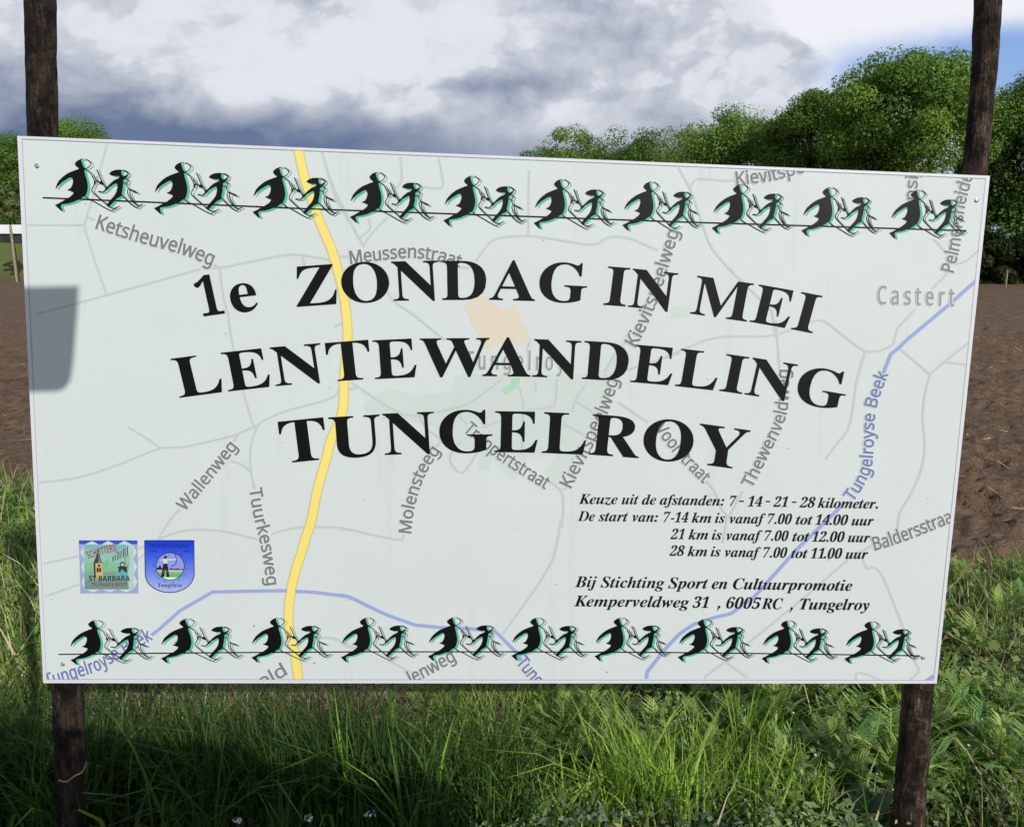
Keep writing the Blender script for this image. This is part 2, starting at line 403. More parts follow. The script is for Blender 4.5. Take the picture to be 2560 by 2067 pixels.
# -- big title, each letter where it stands on its arc: (letter, crop, base left, base right, top left, mode)
CROPS = {1: (470, 630), 2: (840, 630), 3: (1200, 630), 4: (1600, 650), 5: (420, 820), 6: (820, 820), 7: (1240, 820), 8: (1680, 840),
         9: (680, 1000), 10: (1080, 1000), 11: (1440, 1000)}
TITLE = [
 ('1', 1, (140, 697), (400, 660), (45, 267), 'i'), ('e', 1, (487, 665), (769, 631), (428, 354), 'i'), ('Z', 1, (1170, 590), (1614, 558), (1132, 160), 'b'),
 ('O', 2, (73, 553), (587, 541), (42, 113), 'i'), ('N', 2, (622, 525), (1127, 514), (595, 103), 'b'), ('D', 2, (1138, 515), (1619, 516), (1131, 95), 'b'),
 ('A', 2, (1647, 513), (2138, 527), (1667, 82), 'i'), ('G', 3, (621, 533), (1134, 559), (661, 99), 'i'), ('I', 3, (1325, 567), (1565, 585), (1378, 155), 'b'),
 ('N', 3, (1590, 588), (2077, 640), (1645, 178), 'b'), ('M', 4, (537, 575), (1147, 662), (615, 168), 'b'), ('E', 4, (1177, 662), (1581, 734), (1275, 262), 'b'),
 ('I', 4, (1622, 742), (1852, 787), (1733, 342), 'b'),
 ('L', 5, (130, 748), (612, 684), (28, 330), 'b'), ('E', 5, (650, 680), (1122, 628), (567, 265), 'b'), ('N', 5, (1160, 623), (1703, 576), (1095, 208), 'b'),
 ('T', 6, (12, 578), (478, 543), (-33, 160), 'b'), ('E', 6, (507, 548), (962, 526), (477, 132), 'b'), ('W', 6, (990, 522), (1738, 515), (987, 112), 'b'),
 ('A', 6, (1660, 515), (2176, 522), (1679, 94), 'i'), ('N', 7, (388, 522), (893, 544), (412, 117), 'b'), ('D', 7, (917, 545), (1407, 573), (952, 137), 'b'),
 ('E', 7, (1442, 578), (1878, 615), (1497, 177), 'b'), ('L', 8, (30, 535), (465, 585), (98, 135), 'b'), ('I', 8, (507, 587), (750, 622), (588, 192), 'b'),
 ('N', 8, (777, 625), (1265, 701), (867, 230), 'b'), ('G', 8, (1310, 720), (1827, 806), (1401, 308), 'i'),
 ('T', 9, (120, 679), (610, 630), (62, 232), 'b'), ('U', 9, (641, 633), (1194, 600), (605, 185), 'i'), ('N', 9, (1217, 588), (1767, 566), (1187, 145), 'b'),
 ('G', 10, (80, 571), (650, 571), (80, 103), 'i'), ('E', 10, (668, 557), (1132, 564), (678, 117), 'b'), ('L', 10, (1178, 565), (1647, 586), (1207, 127), 'b'),
 ('R', 11, (135, 583), (672, 622), (182, 150), 'b'), ('O', 11, (702, 634), (1235, 682), (753, 182), 'i'), ('Y', 11, (1272, 678), (1812, 752), (1335, 250), 'b')]
titles = [Ink() for _ in range(6)]
for i, (ch, cr, BL, BR, TL, mode) in enumerate(TITLE):
    title = titles[sum(i >= q for q in (2, 8, 10, 13, 27))]
    ox, oy = CROPS[cr]; q = lambda p: (ox + p[0] / 4.3, oy + p[1] / 4.3)
    V, Fs = glyphs(serif(ch)); put_quad(title, V, Fs, q(BL), q(BR), q(TL), CAPB, (10, 11, 13), 9, mode)

# -- small italic lines, word by word: (word, base left x, right x, base y left, y right)
def word_mesh(word):
    if not any(ch.isdigit() for ch in word) and word[-1] not in ':.,': return glyphs(ital(word))
    runs = []; cur = ''
    kind = lambda ch: 'd' if ch.isdigit() else 'a' if ch.isalpha() else ch
    for ch in word:
        if cur and kind(ch) != kind(cur[-1]): runs.append(cur); cur = ''
        cur += ch
    runs.append(cur); Vs = []; Fa = []; x = 0.0; nb = 0
    for r in runs:
        k = kind(r[0])
        if k in 'da': V, Fs = glyphs(serif(r), 0.24) if k == 'd' else glyphs(ital(r)); V = V.copy()
        elif k == '-': V = np.array([(0, .19), (.24, .19), (.27, .29), (.03, .29)]); Fs = [(0, 1, 2, 3)]
        else:
            V = []; Fs = []
            for cy in ((.07, .38) if k == ':' else (.07,)):
                Fs.append(tuple(range(len(V), len(V) + 12))); V += [(.08 + .08 * math.cos(q * math.pi / 6) + cy * .2, cy + .08 * math.sin(q * math.pi / 6)) for q in range(12)]
            if k == ',': Fs.append((12, 13, 14)); V += [(.17, .07), (-.03, -.22), (.03, .02)]
            V = np.array(V)
        x0 = V[:, 0].min(); adj = -.05 if k == '.' and Vs else 0.0
        V[:, 0] += x - x0 + adj; x = V[:, 0].max() + (.05 if k not in '.,' else 0.12)
        Vs.append(V); Fa += [tuple(i + nb for i in f) for f in Fs]; nb += len(V)
    return np.concatenate(Vs), Fa
A_, B_ = (1420, 1220), (1800, 1220); C_, D_ = (1420, 1400), (1800, 1400)
INFO = [(A_, 24.7, [('Keuze', 143, 663, 208, 212), ('uit', 723, 945, 213, 215), ('de', 992, 1180, 217, 218), ('afstanden:', 1232, 2095, 218, 233),
   ('De', 130, 357, 437, 440), ('start', 410, 803, 440, 445), ('van:', 862, 1205, 447, 450), ('7-14', 1283, 1613, 455, 457), ('km', 1660, 1922, 460, 462), ('is', 1975, 2103, 463, 465),
   ('21', 1375, 1560, 682, 682), ('km', 1617, 1880, 685, 687), ('is', 1932, 2060, 689, 690), ('28', 1362, 1560, 905, 907), ('km', 1605, 1867, 910, 912), ('is', 1917, 2045, 914, 914)]),
 (B_, 24.7, [('7', 130, 218, 240, 240), ('-', 258, 315, 217, 217), ('14', 372, 565, 243, 244), ('-', 612, 668, 221, 221), ('21', 715, 905, 248, 249), ('-', 965, 1022, 229, 229), ('28', 1068, 1275, 256, 257), ('kilometer.', 1313, 2120, 260, 272),
   ('vanaf', 125, 605, 470, 473), ('7.00', 640, 960, 477, 482), ('tot', 1015, 1240, 485, 487), ('14.00', 1280, 1715, 488, 495), ('uur', 1768, 2060, 498, 500),
   ('vanaf', 82, 560, 695, 699), ('7.00', 597, 915, 702, 708), ('tot', 970, 1197, 710, 712), ('12.00', 1235, 1668, 715, 720), ('uur', 1718, 2010, 722, 725),
   ('vanaf', 62, 540, 918, 925), ('7.00', 580, 897, 928, 932), ('tot', 950, 1175, 935, 937), ('11.00', 1218, 1635, 938, 943), ('uur', 1687, 1982, 945, 947)]),
 (C_, 27.0, [('Bij', 93, 382, 357, 360), ('Stichting', 437, 1293, 362, 372), ('Sport', 1343, 1880, 373, 378), ('en', 1930, 2137, 380, 383),
   ('Kemperveldweg', 80, 1625, 615, 632), ('31', 1672, 1885, 635, 637), (',', 2003, 2045, 637, 637)]),
 (D_, 27.0, [('Cultuurpromotie', 172, 1772, 385, 408), ('6005RC', 82, 840, 642, 655), (',', 935, 977, 660, 660), ('Tungelroy', 1070, 2003, 657, 668)])]
infos = [Ink(), Ink()]
for (ox, oy), cap, ws in INFO:
    info = infos[0 if cap < 26 else 1]
    for word, xl, xr, yl, yr in ws:
        V, Fs = word_mesh(word); s = 5.375
        BL = (ox + xl / s, oy + yl / s); BR = (ox + xr / s, oy + yr / s)
        put_quad(info, V, Fs, BL, BR, (BL[0] + .06 * cap, BL[1] - cap), CAPI, (14, 15, 18), 9)

# -- the map underneath: roads, built-up tint, yellow main road, brook
C0, C2, C3, C4, C5, C6, C7, C8, C9 = (0, 300), (800, 350), (1660, 350), (0, 800), (800, 800), (1660, 800), (0, 1260), (800, 1260), (1660, 1260)
S = 2150 / 900
px = lambda o, pts: [(o[0] + x / S, o[1] + y / S) for x, y in pts]
mp = Ink()
BACK = (210, 217, 218)
mp.poly(PRINT, BACK, 0)
TINT = (203, 213, 210)
mp.poly(px(C5, [(255, 525), (330, 435), (425, 408), (560, 448), (690, 445), (790, 420), (800, 345), (860, 322), (1590, 320), (1700, 290), (1760, 190), (1830, 90), (1820, 300), (1660, 520), (1640, 700),
                (1480, 900), (1390, 985), (1345, 900), (1420, 800), (1240, 830), (1160, 960), (1100, 905), (1030, 830), (1010, 900), (950, 890), (940, 800), (850, 760), (700, 640), (560, 610), (380, 600)]), TINT, 1, True)
mp.poly(px(C3, [(50, 990), (160, 1000), (150, 1060), (40, 1070)]), TINT, 1, True)
mp.poly([(1160, 760), (1202, 735), (1227, 752), (1262, 779), (1288, 762), (1327, 850), (1308, 862), (1252, 858), (1218, 876), (1180, 810)], (220, 209, 192), 2)
mp.poly(px(C5, [(1085, 410), (1140, 380), (1140, 345), (1195, 345), (1185, 400), (1105, 448)]), (172, 211, 184), 2)
ROAD = (194, 201, 201)
ROADS = [
 (C0, [(645, 135), (600, 290), (545, 500), (515, 590), (510, 650), (560, 820), (640, 1045)]), (C0, [(165, 628), (500, 628)]), (C0, [(515, 580), (570, 597)]),
 (C0, [(210, 1160), (480, 1090), (640, 1045), (1200, 890)]), (C0, [(1240, 880), (1320, 882), (1480, 850), (1720, 805), (1840, 812), (1970, 835)]), (C0, [(1275, 865), (1320, 882)]),
 (C0, [(1805, 815), (1825, 885)]), (C0, [(1312, 880), (1335, 1050), (1370, 1194)]), (C0, [(2010, 815), (2085, 822)]),
 (C4, [(1365, 0), (1395, 170), (1440, 380), (1515, 632)]), (C0, [(1925, 195), (2000, 420), (2150, 720)]), (C2, [(15, 80), (90, 330), (180, 490), (265, 640)]),
 (C2, [(480, 100), (487, 240), (440, 300)]), (C2, [(710, 110), (735, 265), (690, 290), (620, 280)]), (C2, [(1248, 185), (1245, 570)]), (C2, [(265, 625), (310, 560), (470, 395)]),
 (C2, [(240, 580), (300, 530), (290, 470)]), (C2, [(930, 725), (1010, 620), (1080, 585), (1240, 573), (1440, 600), (1630, 625), (1730, 580), (1850, 590), (2020, 660)]),
 (C2, [(405, 910), (450, 970), (570, 1050), (720, 1175), (740, 1185)]), (C2, [(110, 695), (180, 698)]), (C2, [(80, 1115), (130, 1098)]), (C2, [(830, 760), (895, 765)]),
 (C3, [(85, 165), (160, 300), (220, 470), (290, 650), (450, 830), (575, 950), (640, 1015), (655, 1100), (670, 1180)]), (C3, [(160, 290), (200, 235), (380, 245), (420, 240)]),
 (C6, [(10, 222), (150, 160), (270, 115), (400, 97), (600, 97), (750, 62), (880, 10), (960, 10), (1080, 100), (1190, 180), (1260, 188), (1310, 175), (1370, 140), (1390, 60), (1440, 0), (1500, -65)]),
 (C3, [(1600, 890), (1700, 790)]), (C3, [(1740, 740), (1800, 725), (1885, 655)]), (C3, [(1610, 590), (1690, 680)]), (C6, [(668, 0), (690, 290)]),
 (C6, [(1200, 190), (1150, 370), (1125, 550), (1095, 660), (1040, 730), (965, 830)]), (C6, [(1400, 165), (1590, 325)]), (C6, [(1590, 325), (1680, 245), (1820, 135)]), (C6, [(1680, 250), (1815, 268)]),
 (C6, [(1590, 325), (1560, 440), (1545, 580), (1558, 740), (1540, 880), (1480, 1030), (1410, 1150), (1390, 1280)]),
 (C9, [(1255, 240), (1190, 275), (1100, 330), (870, 530), (490, 840), (240, 1035)]), (C9, [(1185, 330), (1215, 385), (1250, 375), (1310, 440), (1430, 740), (1480, 900), (1522, 990), (1470, 1045)]),
 (C9, [(365, 940), (500, 1035)]), (C9, [(1145, 1045), (1165, 1003), (1290, 1045)]), (C6, [(250, 960), (300, 1020), (345, 1130), (375, 1175), (350, 1330)]), (C6, [(470, 1020), (375, 1200)]),
 (C4, [(235, 970), (460, 940), (660, 880), (840, 810), (960, 765), (1080, 760), (1200, 735), (1390, 690), (1520, 635), (1570, 605), (1700, 545), (1970, 470), (2025, 415)]),
 (C4, [(765, 640), (870, 700), (960, 765)]), (C4, [(1555, 612), (1515, 690), (1495, 800), (1500, 910), (1525, 1010)]), (C4, [(1515, 632), (1528, 660)]), (C4, [(1375, 840), (1440, 860), (1500, 905)]),
 (C4, [(1425, 680), (1395, 725)]), (C7, [(1075, 30), (1020, 90), (945, 205)]), (C7, [(940, 210), (1050, 170), (1140, 153), (1270, 155), (1400, 175), (1540, 210)]),
 (C7, [(1620, 180), (1740, 145), (1900, 135), (2040, 142), (2150, 165)]), (C8, [(120, 150), (200, 155), (300, 180), (480, 212), (498, 180)]), (C7, [(260, 355), (470, 310)]), (C7, [(830, 265), (865, 248)]),
 (C7, [(270, 550), (480, 475)]), (C7, [(820, 335), (860, 300)]), (C7, [(1870, 800), (2000, 805), (2150, 870)]), (C8, [(410, 930), (500, 980), (570, 1010)]),
 (C8, [(1440, 90), (1410, 260), (1380, 350), (1290, 500), (1090, 775)]), (C5, [(190, 370), (230, 400), (430, 530), (560, 570), (680, 550), (890, 495), (1090, 350)]),
 (C5, [(110, 425), (220, 405)]), (C5, [(1190, 400), (1215, 520), (1205, 800)]), (C5, [(1290, 370), (1290, 430)]), (C5, [(1415, 350), (1405, 490), (1370, 520), (1240, 535)]),
 (C5, [(1585, 390), (1530, 470), (1505, 545)]), (C5, [(1530, 490), (1600, 530), (1660, 570)]), (C5, [(1700, 310), (1760, 200)]), (C5, [(1780, 490), (1960, 610)]), (C5, [(1455, 620), (1580, 685)]),
 (C5, [(970, 640), (1080, 600)]), (C5, [(830, 570), (880, 620)]), (C5, [(590, 570), (640, 650), (720, 715), (690, 760)]), (C5, [(840, 730), (775, 825), (850, 912), (940, 790)]),
 (C5, [(1370, 965), (1430, 1010), (1455, 1080), (1445, 1240)]), (C5, [(1475, 1005), (1432, 1012)]), (C5, [(1830, 300), (2150, 195)]), (C5, [(1250, 130), (1235, 190)]), (C8, [(0, 795), (90, 800), (150, 840), (200, 860)])]
for o, pts in ROADS: mp.line(px(o, pts), 5.8, ROAD, 3, True, smooth=4)
YEL = [(746, 360), (747, 377), (760, 438), (787, 522), (816, 593), (828, 620), (846, 681), (861, 748), (868, 810), (869, 850), (867, 880), (861, 938), (859, 1009), (853, 1040), (841, 1070), (825, 1107),
       (816, 1147), (795, 1219), (779, 1300), (766, 1340), (753, 1383), (738, 1430), (728, 1475), (722, 1525), (722, 1560), (728, 1590), (739, 1640), (747, 1705)]
mp.line(YEL, 26, (206, 196, 138), 4, True, smooth=4)
mp.line(YEL, 20, (243, 222, 126), 5, True, smooth=4)
BLUE = (154, 168, 218)
for o, pts in [(C7, [(905, 782), (960, 738), (1075, 635), (1270, 523), (1480, 518), (1700, 515), (1880, 525), (2080, 550), (2150, 580)]),
               (C8, [(120, 540), (170, 550), (400, 660), (570, 720), (720, 735), (900, 742), (1050, 760), (1110, 820), (1180, 890), (1205, 935)]),
               (C3, [(1875, 830), (1700, 985), (1450, 1194), (1400, 1242), (1355, 1278), (1330, 1340), (1300, 1420)]),
               (C9, [(1065, 0), (1040, 30), (800, 262), (530, 562), (400, 652), (300, 675), (180, 715), (90, 775), (0, 872), (-100, 1000), (-105, 1040)]), (C9, [(1565, 1055), (1612, 1022)])]:
    mp.line(px(o, pts), 8.5, BLUE, 4 if o in (C7, C8) else 6, True, smooth=1)
# the brook passes under the yellow road
def label(text, path, cap, col, halo=True, clip=True, layer=7, sub=1.0):
    """a street name bent along its base line, with its pale halo"""
    V, Fs = glyphs(sans(text)); V = V.copy()
    x0, x1 = V[:, 0].min(), V[:, 0].max()
    P = np.array(catmull(path, 8)); seg = np.hypot(*np.diff(P, axis=0).T); cum = np.concatenate([[0], np.cumsum(seg)]); Lp = cum[-1]
    s = (V[:, 0] - x0) / (x1 - x0) * Lp; h = V[:, 1] / CAPS * cap
    at = lambda q: np.stack([np.interp(q, cum, P[:, 0]), np.interp(q, cum, P[:, 1])], 1)
    T = at(np.clip(s + 4, 0, Lp)) - at(np.clip(s - 4, 0, Lp)); T /= np.linalg.norm(T, axis=1)[:, None]
    Xy = at(np.clip(s, 0, Lp)) + np.stack([T[:, 1], -T[:, 0]], 1) * h[:, None]
    if halo:
        for k, (ox, oy) in enumerate(((3, 0), (-3, 0), (0, 3), (0, -3))):
            mp.mesh([(x + ox, y + oy) for x, y in Xy], Fs, (223, 228, 229), layer + k * 0.12, clip)
    for k, (ox, oy) in enumerate(((1.2, 0), (-1.2, 0), (0, 1.2), (0, -1.2))):
        mp.mesh([(x + ox, y + oy) for x, y in Xy], Fs, col, layer + 0.7 + k * 0.12, clip)
GREY = (124, 128, 130); GREY2 = (152, 156, 158); INKB = (116, 128, 174)
pa = lambda o, pts: px(o, pts)
label('Ketsheuvelweg', pa(C0, [(572, 648), (820, 728), (1080, 800), (1262, 870)]), 36, GREY)
label('Meussenstraat', pa(C2, [(185, 740), (300, 725), (450, 708), (560, 704), (690, 720), (760, 738), (832, 760)]), 32, GREY)
label('T u n g e l r o y', pa(C5, [(872, 292), (1160, 294), (1460, 300)]), 44, GREY2)
label('Kievitspeelweg', [(1590, 868), (1612, 826), (1641, 758), (1664, 690), (1683, 628), (1697, 580)], 33, GREY)
label('Kievitspeelweg', [(1428, 1220), (1455, 1165), (1482, 1115), (1500, 1070), (1520, 1030), (1536, 985), (1545, 950)], 33, GREY)
label('Truppertstraat', [(1158, 1076), (1195, 1108), (1232, 1138), (1283, 1173), (1362, 1222)], 32, GREY)
label('Voorstraat', [(1636, 1072), (1665, 1108), (1700, 1150), (1758, 1208)], 31, GREY)
label('Molensteeg', [(1028, 1332), (1034, 1281), (1049, 1222), (1072, 1170), (1100, 1128)], 31, GREY)
label('Wallenweg', [(463, 1278), (528, 1200), (594, 1118)], 31, GREY)
label('Tuurkesweg', [(624, 1222), (634, 1285), (645, 1330), (655, 1375), (668, 1462)], 31, GREY)
label('Thewenveldweg', [(1880, 1220), (1905, 1170), (1935, 1110), (1958, 1060), (1970, 1010), (1972, 925)], 31, GREY)
label('Tungelroyse Beek', [(2132, 1254), (2158, 1215), (2177, 1172), (2183, 1120), (2185, 1060), (2194, 1005), (2220, 935)], 31, INKB)
label('Baldersstraa', [(2188, 1375), (2260, 1352), (2382, 1304)], 33, GREY)
label('C a s t e r t', [(2194, 760), (2290, 762), (2384, 765)], 45, GREY2)
label('Pelmersheide', [(2383, 682), (2398, 620), (2405, 560), (2415, 500), (2432, 440)], 32, GREY)
label('Kievitspee', [(1842, 463), (1930, 452), (2035, 424)], 33, GREY)
label('nsij', [(2290, 500), (2292, 470), (2296, 430)], 30, GREY)
label('Tungelroyse Beek', [(118, 1716), (176, 1698), (251, 1673), (310, 1637), (383, 1597)], 33, INKB)
label('eld', [(655, 1718), (685, 1704), (719, 1684)], 32, GREY)
label('lenweg', [(1030, 1708), (1085, 1680), (1140, 1649)], 32, GREY)
label('Tunge', [(1290, 1656), (1318, 1690), (1352, 1730)], 32, INKB)

# -- the adult and child running, drawn once on a 8.27x grid and set twenty times
G0 = (120, 380); GS = 2150 / 260
ADULT = [(755, 150), (690, 150), (620, 180), (578, 218), (560, 250), (580, 290), (620, 325), (642, 338), (645, 355), (560, 385), (470, 420), (390, 460), (310, 520), (240, 590), (200, 650), (175, 720), (163, 768), (190, 745), (230, 690), (300, 630),
         (380, 580), (440, 542), (480, 532), (508, 550), (525, 590), (520, 650), (500, 710), (470, 755), (412, 780), (425, 797), (470, 805), (500, 825), (535, 833), (530, 860), (500, 900), (420, 960), (340, 1000), (240, 1060), (155, 1100),
         (180, 1125), (240, 1180), (285, 1220), (312, 1222), (295, 1180), (275, 1130), (285, 1095), (310, 1085), (420, 1072), (520, 1045), (600, 1010), (690, 975), (720, 942), (765, 922), (785, 905), (805, 870), (825, 800), (832, 720), (825, 650),
         (810, 580), (785, 500), (765, 430), (757, 385), (800, 372), (802, 352), (760, 335), (735, 300), (715, 250), (700, 200), (695, 166), (755, 158)]
CHILD = [(1268, 455), (1310, 410), (1390, 378), (1480, 371), (1560, 382), (1535, 398), (1518, 412), (1525, 455), (1545, 495), (1570, 512), (1600, 500), (1625, 470), (1640, 490), (1600, 540), (1605, 560), (1565, 585), (1560, 640), (1552, 760), (1532, 860), (1545, 908), (1500, 932), (1440, 962), (1380, 1022),
         (1330, 1077), (1290, 1112), (1282, 1142), (1240, 1122), (1228, 1085), (1270, 1030), (1320, 970), (1380, 900), (1420, 830), (1440, 740), (1435, 672), (1412, 655), (1360, 680), (1290, 722), (1245, 770), (1200, 815),
         (1150, 843), (1060, 838), (1038, 820), (1070, 810), (1130, 825), (1172, 800), (1190, 770), (1185, 735), (1240, 715), (1290, 660), (1370, 590), (1480, 540), (1475, 505), (1400, 507), (1320, 490)]
BLOBS = [[(960, 590), (1000, 602), (1050, 628), (1108, 606), (1132, 640), (1170, 692), (1128, 682), (1075, 668), (1060, 632), (1000, 622), (985, 650), (1010, 668), (970, 672)], [(1320, 1160), (1400, 1155), (1488, 1116), (1494, 1126), (1400, 1180), (1365, 1184)],
         [(1640, 765), (1720, 775), (1800, 805), (1868, 852), (1820, 857), (1740, 812), (1690, 792)], [(1560, 640), (1620, 642), (1640, 660), (1560, 660)]]
LINES = [([(785, 155), (830, 175), (875, 215), (892, 250), (875, 290), (840, 322), (795, 348)], 15), ([(800, 370), (850, 412), (902, 447)], 14), ([(900, 458), (930, 520), (965, 585), (962, 640), (975, 668)], 17),
         ([(950, 482), (980, 540), (1010, 590), (1060, 622)], 19), ([(1015, 368), (1060, 470), (1110, 590), (1160, 680), (1200, 745)], 20), ([(975, 665), (932, 740), (915, 790), (930, 830), (1000, 900), (1100, 990), (1180, 1052), (1250, 1122), (1330, 1166)], 18),
         ([(775, 915), (850, 980), (950, 1025), (1100, 1110), (1200, 1165), (1310, 1218), (1350, 1205), (1378, 1172)], 17), ([(1560, 384), (1620, 405), (1662, 450), (1645, 495), (1600, 540)], 24),
         ([(1570, 572), (1610, 552), (1655, 585), (1660, 625), (1625, 650)], 18), ([(1630, 655), (1640, 710), (1680, 768)], 14), ([(1650, 785), (1650, 840), (1680, 920), (1740, 1010), (1790, 1062), (1850, 1112)], 16),
         ([(1702, 795), (1700, 870), (1740, 960), (1800, 1050), (1845, 1102), (1890, 1112), (1965, 1083)], 18), ([(1540, 905), (1620, 982), (1700, 1062), (1790, 1132), (1850, 1156), (1888, 1120)], 18)]
TOP = [((489, 234), (331, 509), (853, 504)), ((1085, 254), (922, 527), (1447, 522)), ((1672, 283), (1510, 550), (2022, 548))]
RUN = [(C0, t_) for t_ in TOP] + [(C2, t_) for t_ in [((335, 194), (180, 460), (678, 456)), ((900, 216), (738, 480), (1228, 476)), ((1437, 236), (1277, 496), (1757, 492)), ((1970, 250), (1806, 508), (2273, 503))]] + \
      [(C3, t_) for t_ in [((452, 266), (285, 525), (762, 511)), ((985, 284), (820, 540), (1282, 535)), ((1512, 300), (1345, 556), (1803, 545))]] + \
      [(C7, t_) for t_ in [((565, 690), (423, 928), (912, 905)), ((1110, 682), (963, 918), (1447, 897)), ((1650, 677), (1503, 913), (1977, 893))]] + \
      [(C8, t_) for t_ in [((275, 676), (125, 912), (580, 890)), ((795, 674), (645, 905), (1097, 888)), ((1292, 676), (1143, 902), (1592, 890)), ((1790, 676), (1640, 905), (2083, 887))]] + \
      [(C9, t_) for t_ in [((237, 684), (82, 910), (527, 895)), ((735, 692), (583, 918), (1027, 903)), ((1233, 698), (1077, 920), (1520, 905))]]
TEAL, TEALG, BLK = (92, 182, 158), (134, 166, 162), (11, 12, 14)
SH = (54, 24)
def runner(o, hfc):
    h, f, c = px(o, hfc)
    M = np.array([[700, 150, 1], [155, 1100, 1], [1960, 1085, 1]], float)
    kx = np.linalg.solve(M, [h[0], f[0], c[0]]); ky = np.linalg.solve(M, [h[1], f[1], c[1]])
    g = lambda pts, ox=0, oy=0: [((x + ox) * kx[0] + (y + oy) * kx[1] + kx[2], (x + ox) * ky[0] + (y + oy) * ky[1] + ky[2]) for x, y in pts]
    k = (kx[0] + ky[1]) / 2; I = Ink()
    for L, wd in LINES: I.line(g(L, *SH), wd * k, TEALG, 8.0, smooth=3)
    for bl_ in BLOBS: I.poly(g(bl_, *SH), TEALG, 8.05)
    for pl in (ADULT, CHILD): I.poly(g(pl, *SH), TEAL, 8.15)
    I.poly(g([(1565, 590), (1605, 570), (1625, 600), (1600, 640), (1565, 625)]), TEAL, 8.25)
    for pl in (ADULT, CHILD): I.poly(g(pl), BLK, 8.6)
    for bl_ in BLOBS: I.poly(g(bl_), BLK, 8.7)
    for L, wd in LINES: I.line(g(L), wd * k, BLK, 8.8, smooth=3)
    return I

# -- the two club badges
GB = (180, 1320); SB = 2150 / 340
bp = lambda pts: [(GB[0] + x / SB, GB[1] + y / SB) for x, y in pts]
sq = Ink()
sq.poly(bp([(112, 188), (1037, 188), (1055, 1025), (138, 1027)]), (150, 168, 205), 7)
sq.poly(bp([(112, 188), (1037, 188), (1038, 250), (114, 250)]), (56, 78, 196), 7.15)
for tri in ([(200, 255), (320, 200), (430, 255)], [(470, 255), (575, 196), (690, 255)], [(725, 255), (830, 196), (950, 252)], [(215, 960), (335, 1012), (450, 960)], [(480, 960), (600, 1012), (715, 960)], [(745, 960), (860, 1012), (975, 958)],
            [(190, 270), (135, 380), (198, 490)], [(195, 505), (145, 610), (200, 725)], [(200, 740), (155, 850), (206, 955)], [(968, 262), (1028, 375), (975, 480)], [(976, 495), (1035, 605), (980, 715)], [(982, 730), (1040, 840), (985, 950)]):
    sq.poly(bp(tri), (200, 211, 218), 7.3)
bands = [tuple(int(v * .88) for v in b_) for b_ in [(142, 203, 206), (150, 212, 208), (160, 218, 206), (162, 222, 196), (150, 212, 178), (150, 205, 170), (140, 192, 168), (140, 182, 170), (132, 170, 164), (128, 164, 160)]]
for i, cb in enumerate(bands):
    f0, f1 = i / 10, (i + 1) / 10
    e = lambda f, r: (188 + 17 * f + (780 if r else 0), 255 + 707 * f)
    sq.poly(bp([e(f0, 0), e(f0, 1), e(f1, 1), e(f1, 0)]), cb, 7.3)
sq.poly(bp([(860, 255), (968, 252), (985, 958), (900, 960), (890, 700), (930, 500)]), (176, 200, 200), 7.4)
sq.poly(bp([(480, 540), (600, 470), (560, 640), (500, 690)]), (120, 180, 140), 7.45)
sq.poly(bp([(418, 285), (428, 400), (485, 548), (342, 552), (398, 400)]), (64, 70, 92), 7.6)
sq.poly(bp([(430, 430), (462, 545), (425, 546)]), (140, 140, 150), 7.7)
sq.poly(bp([(352, 550), (482, 548), (488, 775), (365, 778)]), (206, 178, 108), 7.6)
sq.poly(bp([(346, 550), (374, 550), (382, 780), (358, 778)]), (58, 48, 42), 7.7)
for q in ([(392, 625), (425, 620), (428, 692), (395, 694)], [(434, 620), (464, 622), (466, 690), (437, 692)]): sq.poly(bp(q), (40, 38, 36), 7.75)
c_ = bp([(430, 590)])[0]; sq.disc(c_[0], c_[1], 3.4, (70, 60, 50), 7.75)
for q in ([(640, 447), (697, 407), (697, 500), (648, 532)], [(725, 377), (792, 345), (778, 470), (722, 502)], [(816, 320), (894, 280), (882, 440), (810, 457)]):
    sq.poly(bp(q), (70, 84, 92), 7.6)
    (ax, ay), (bx_, by_), (cx_, cy_), (dx_, dy_) = q
    for f in (.3, .6): sq.poly(bp([(ax + (bx_ - ax) * f, ay + (by_ - ay) * f), (ax + (bx_ - ax) * (f + .14), ay + (by_ - ay) * (f + .14)), (dx_ + (cx_ - dx_) * (f + .14), dy_ + (cy_ - dy_) * (f + .14)), (dx_ + (cx_ - dx_) * f, dy_ + (cy_ - dy_) * f)]), (190, 205, 205), 7.7)
sq.line(bp([(845, 440), (846, 570)]), 1.2, (40, 50, 55), 7.65)
sq.poly(bp([(760, 560), (780, 528), (815, 526), (836, 555), (832, 595), (850, 610), (885, 590), (872, 640), (880, 690), (735, 692), (745, 640), (722, 610), (765, 600)]), (46, 56, 62), 7.65)
c_ = bp([(800, 572)])[0]; sq.disc(c_[0], c_[1], 3.6, (206, 196, 180), 7.75)
sq.poly(bp([(762, 690), (795, 640), (842, 690), (866, 775), (756, 775)]), (86, 168, 196), 7.75)
V, Fs = glyphs(sansb('SCHUTTERIJ')); put_quad(sq, V, Fs, *bp([(258, 478), (716, 350), (222, 368)]), CAPSB, (158, 66, 66), 7.85)
V, Fs = glyphs(sansb('ST BARBARA')); put_quad(sq, V, Fs, *bp([(272, 832), (918, 830), (274, 748)]), CAPSB, (34, 40, 46), 7.95)
V, Fs = glyphs(sansb('TUNGELROY')); put_quad(sq, V, Fs, *bp([(312, 914), (876, 908), (312, 858)]), CAPSB, (136, 52, 62), 7.95)
for k in range(9): sq.line(bp([(505 + k * 24, 702), (503 + k * 24, 732)]), 1.6, (110, 128, 124), 7.7)

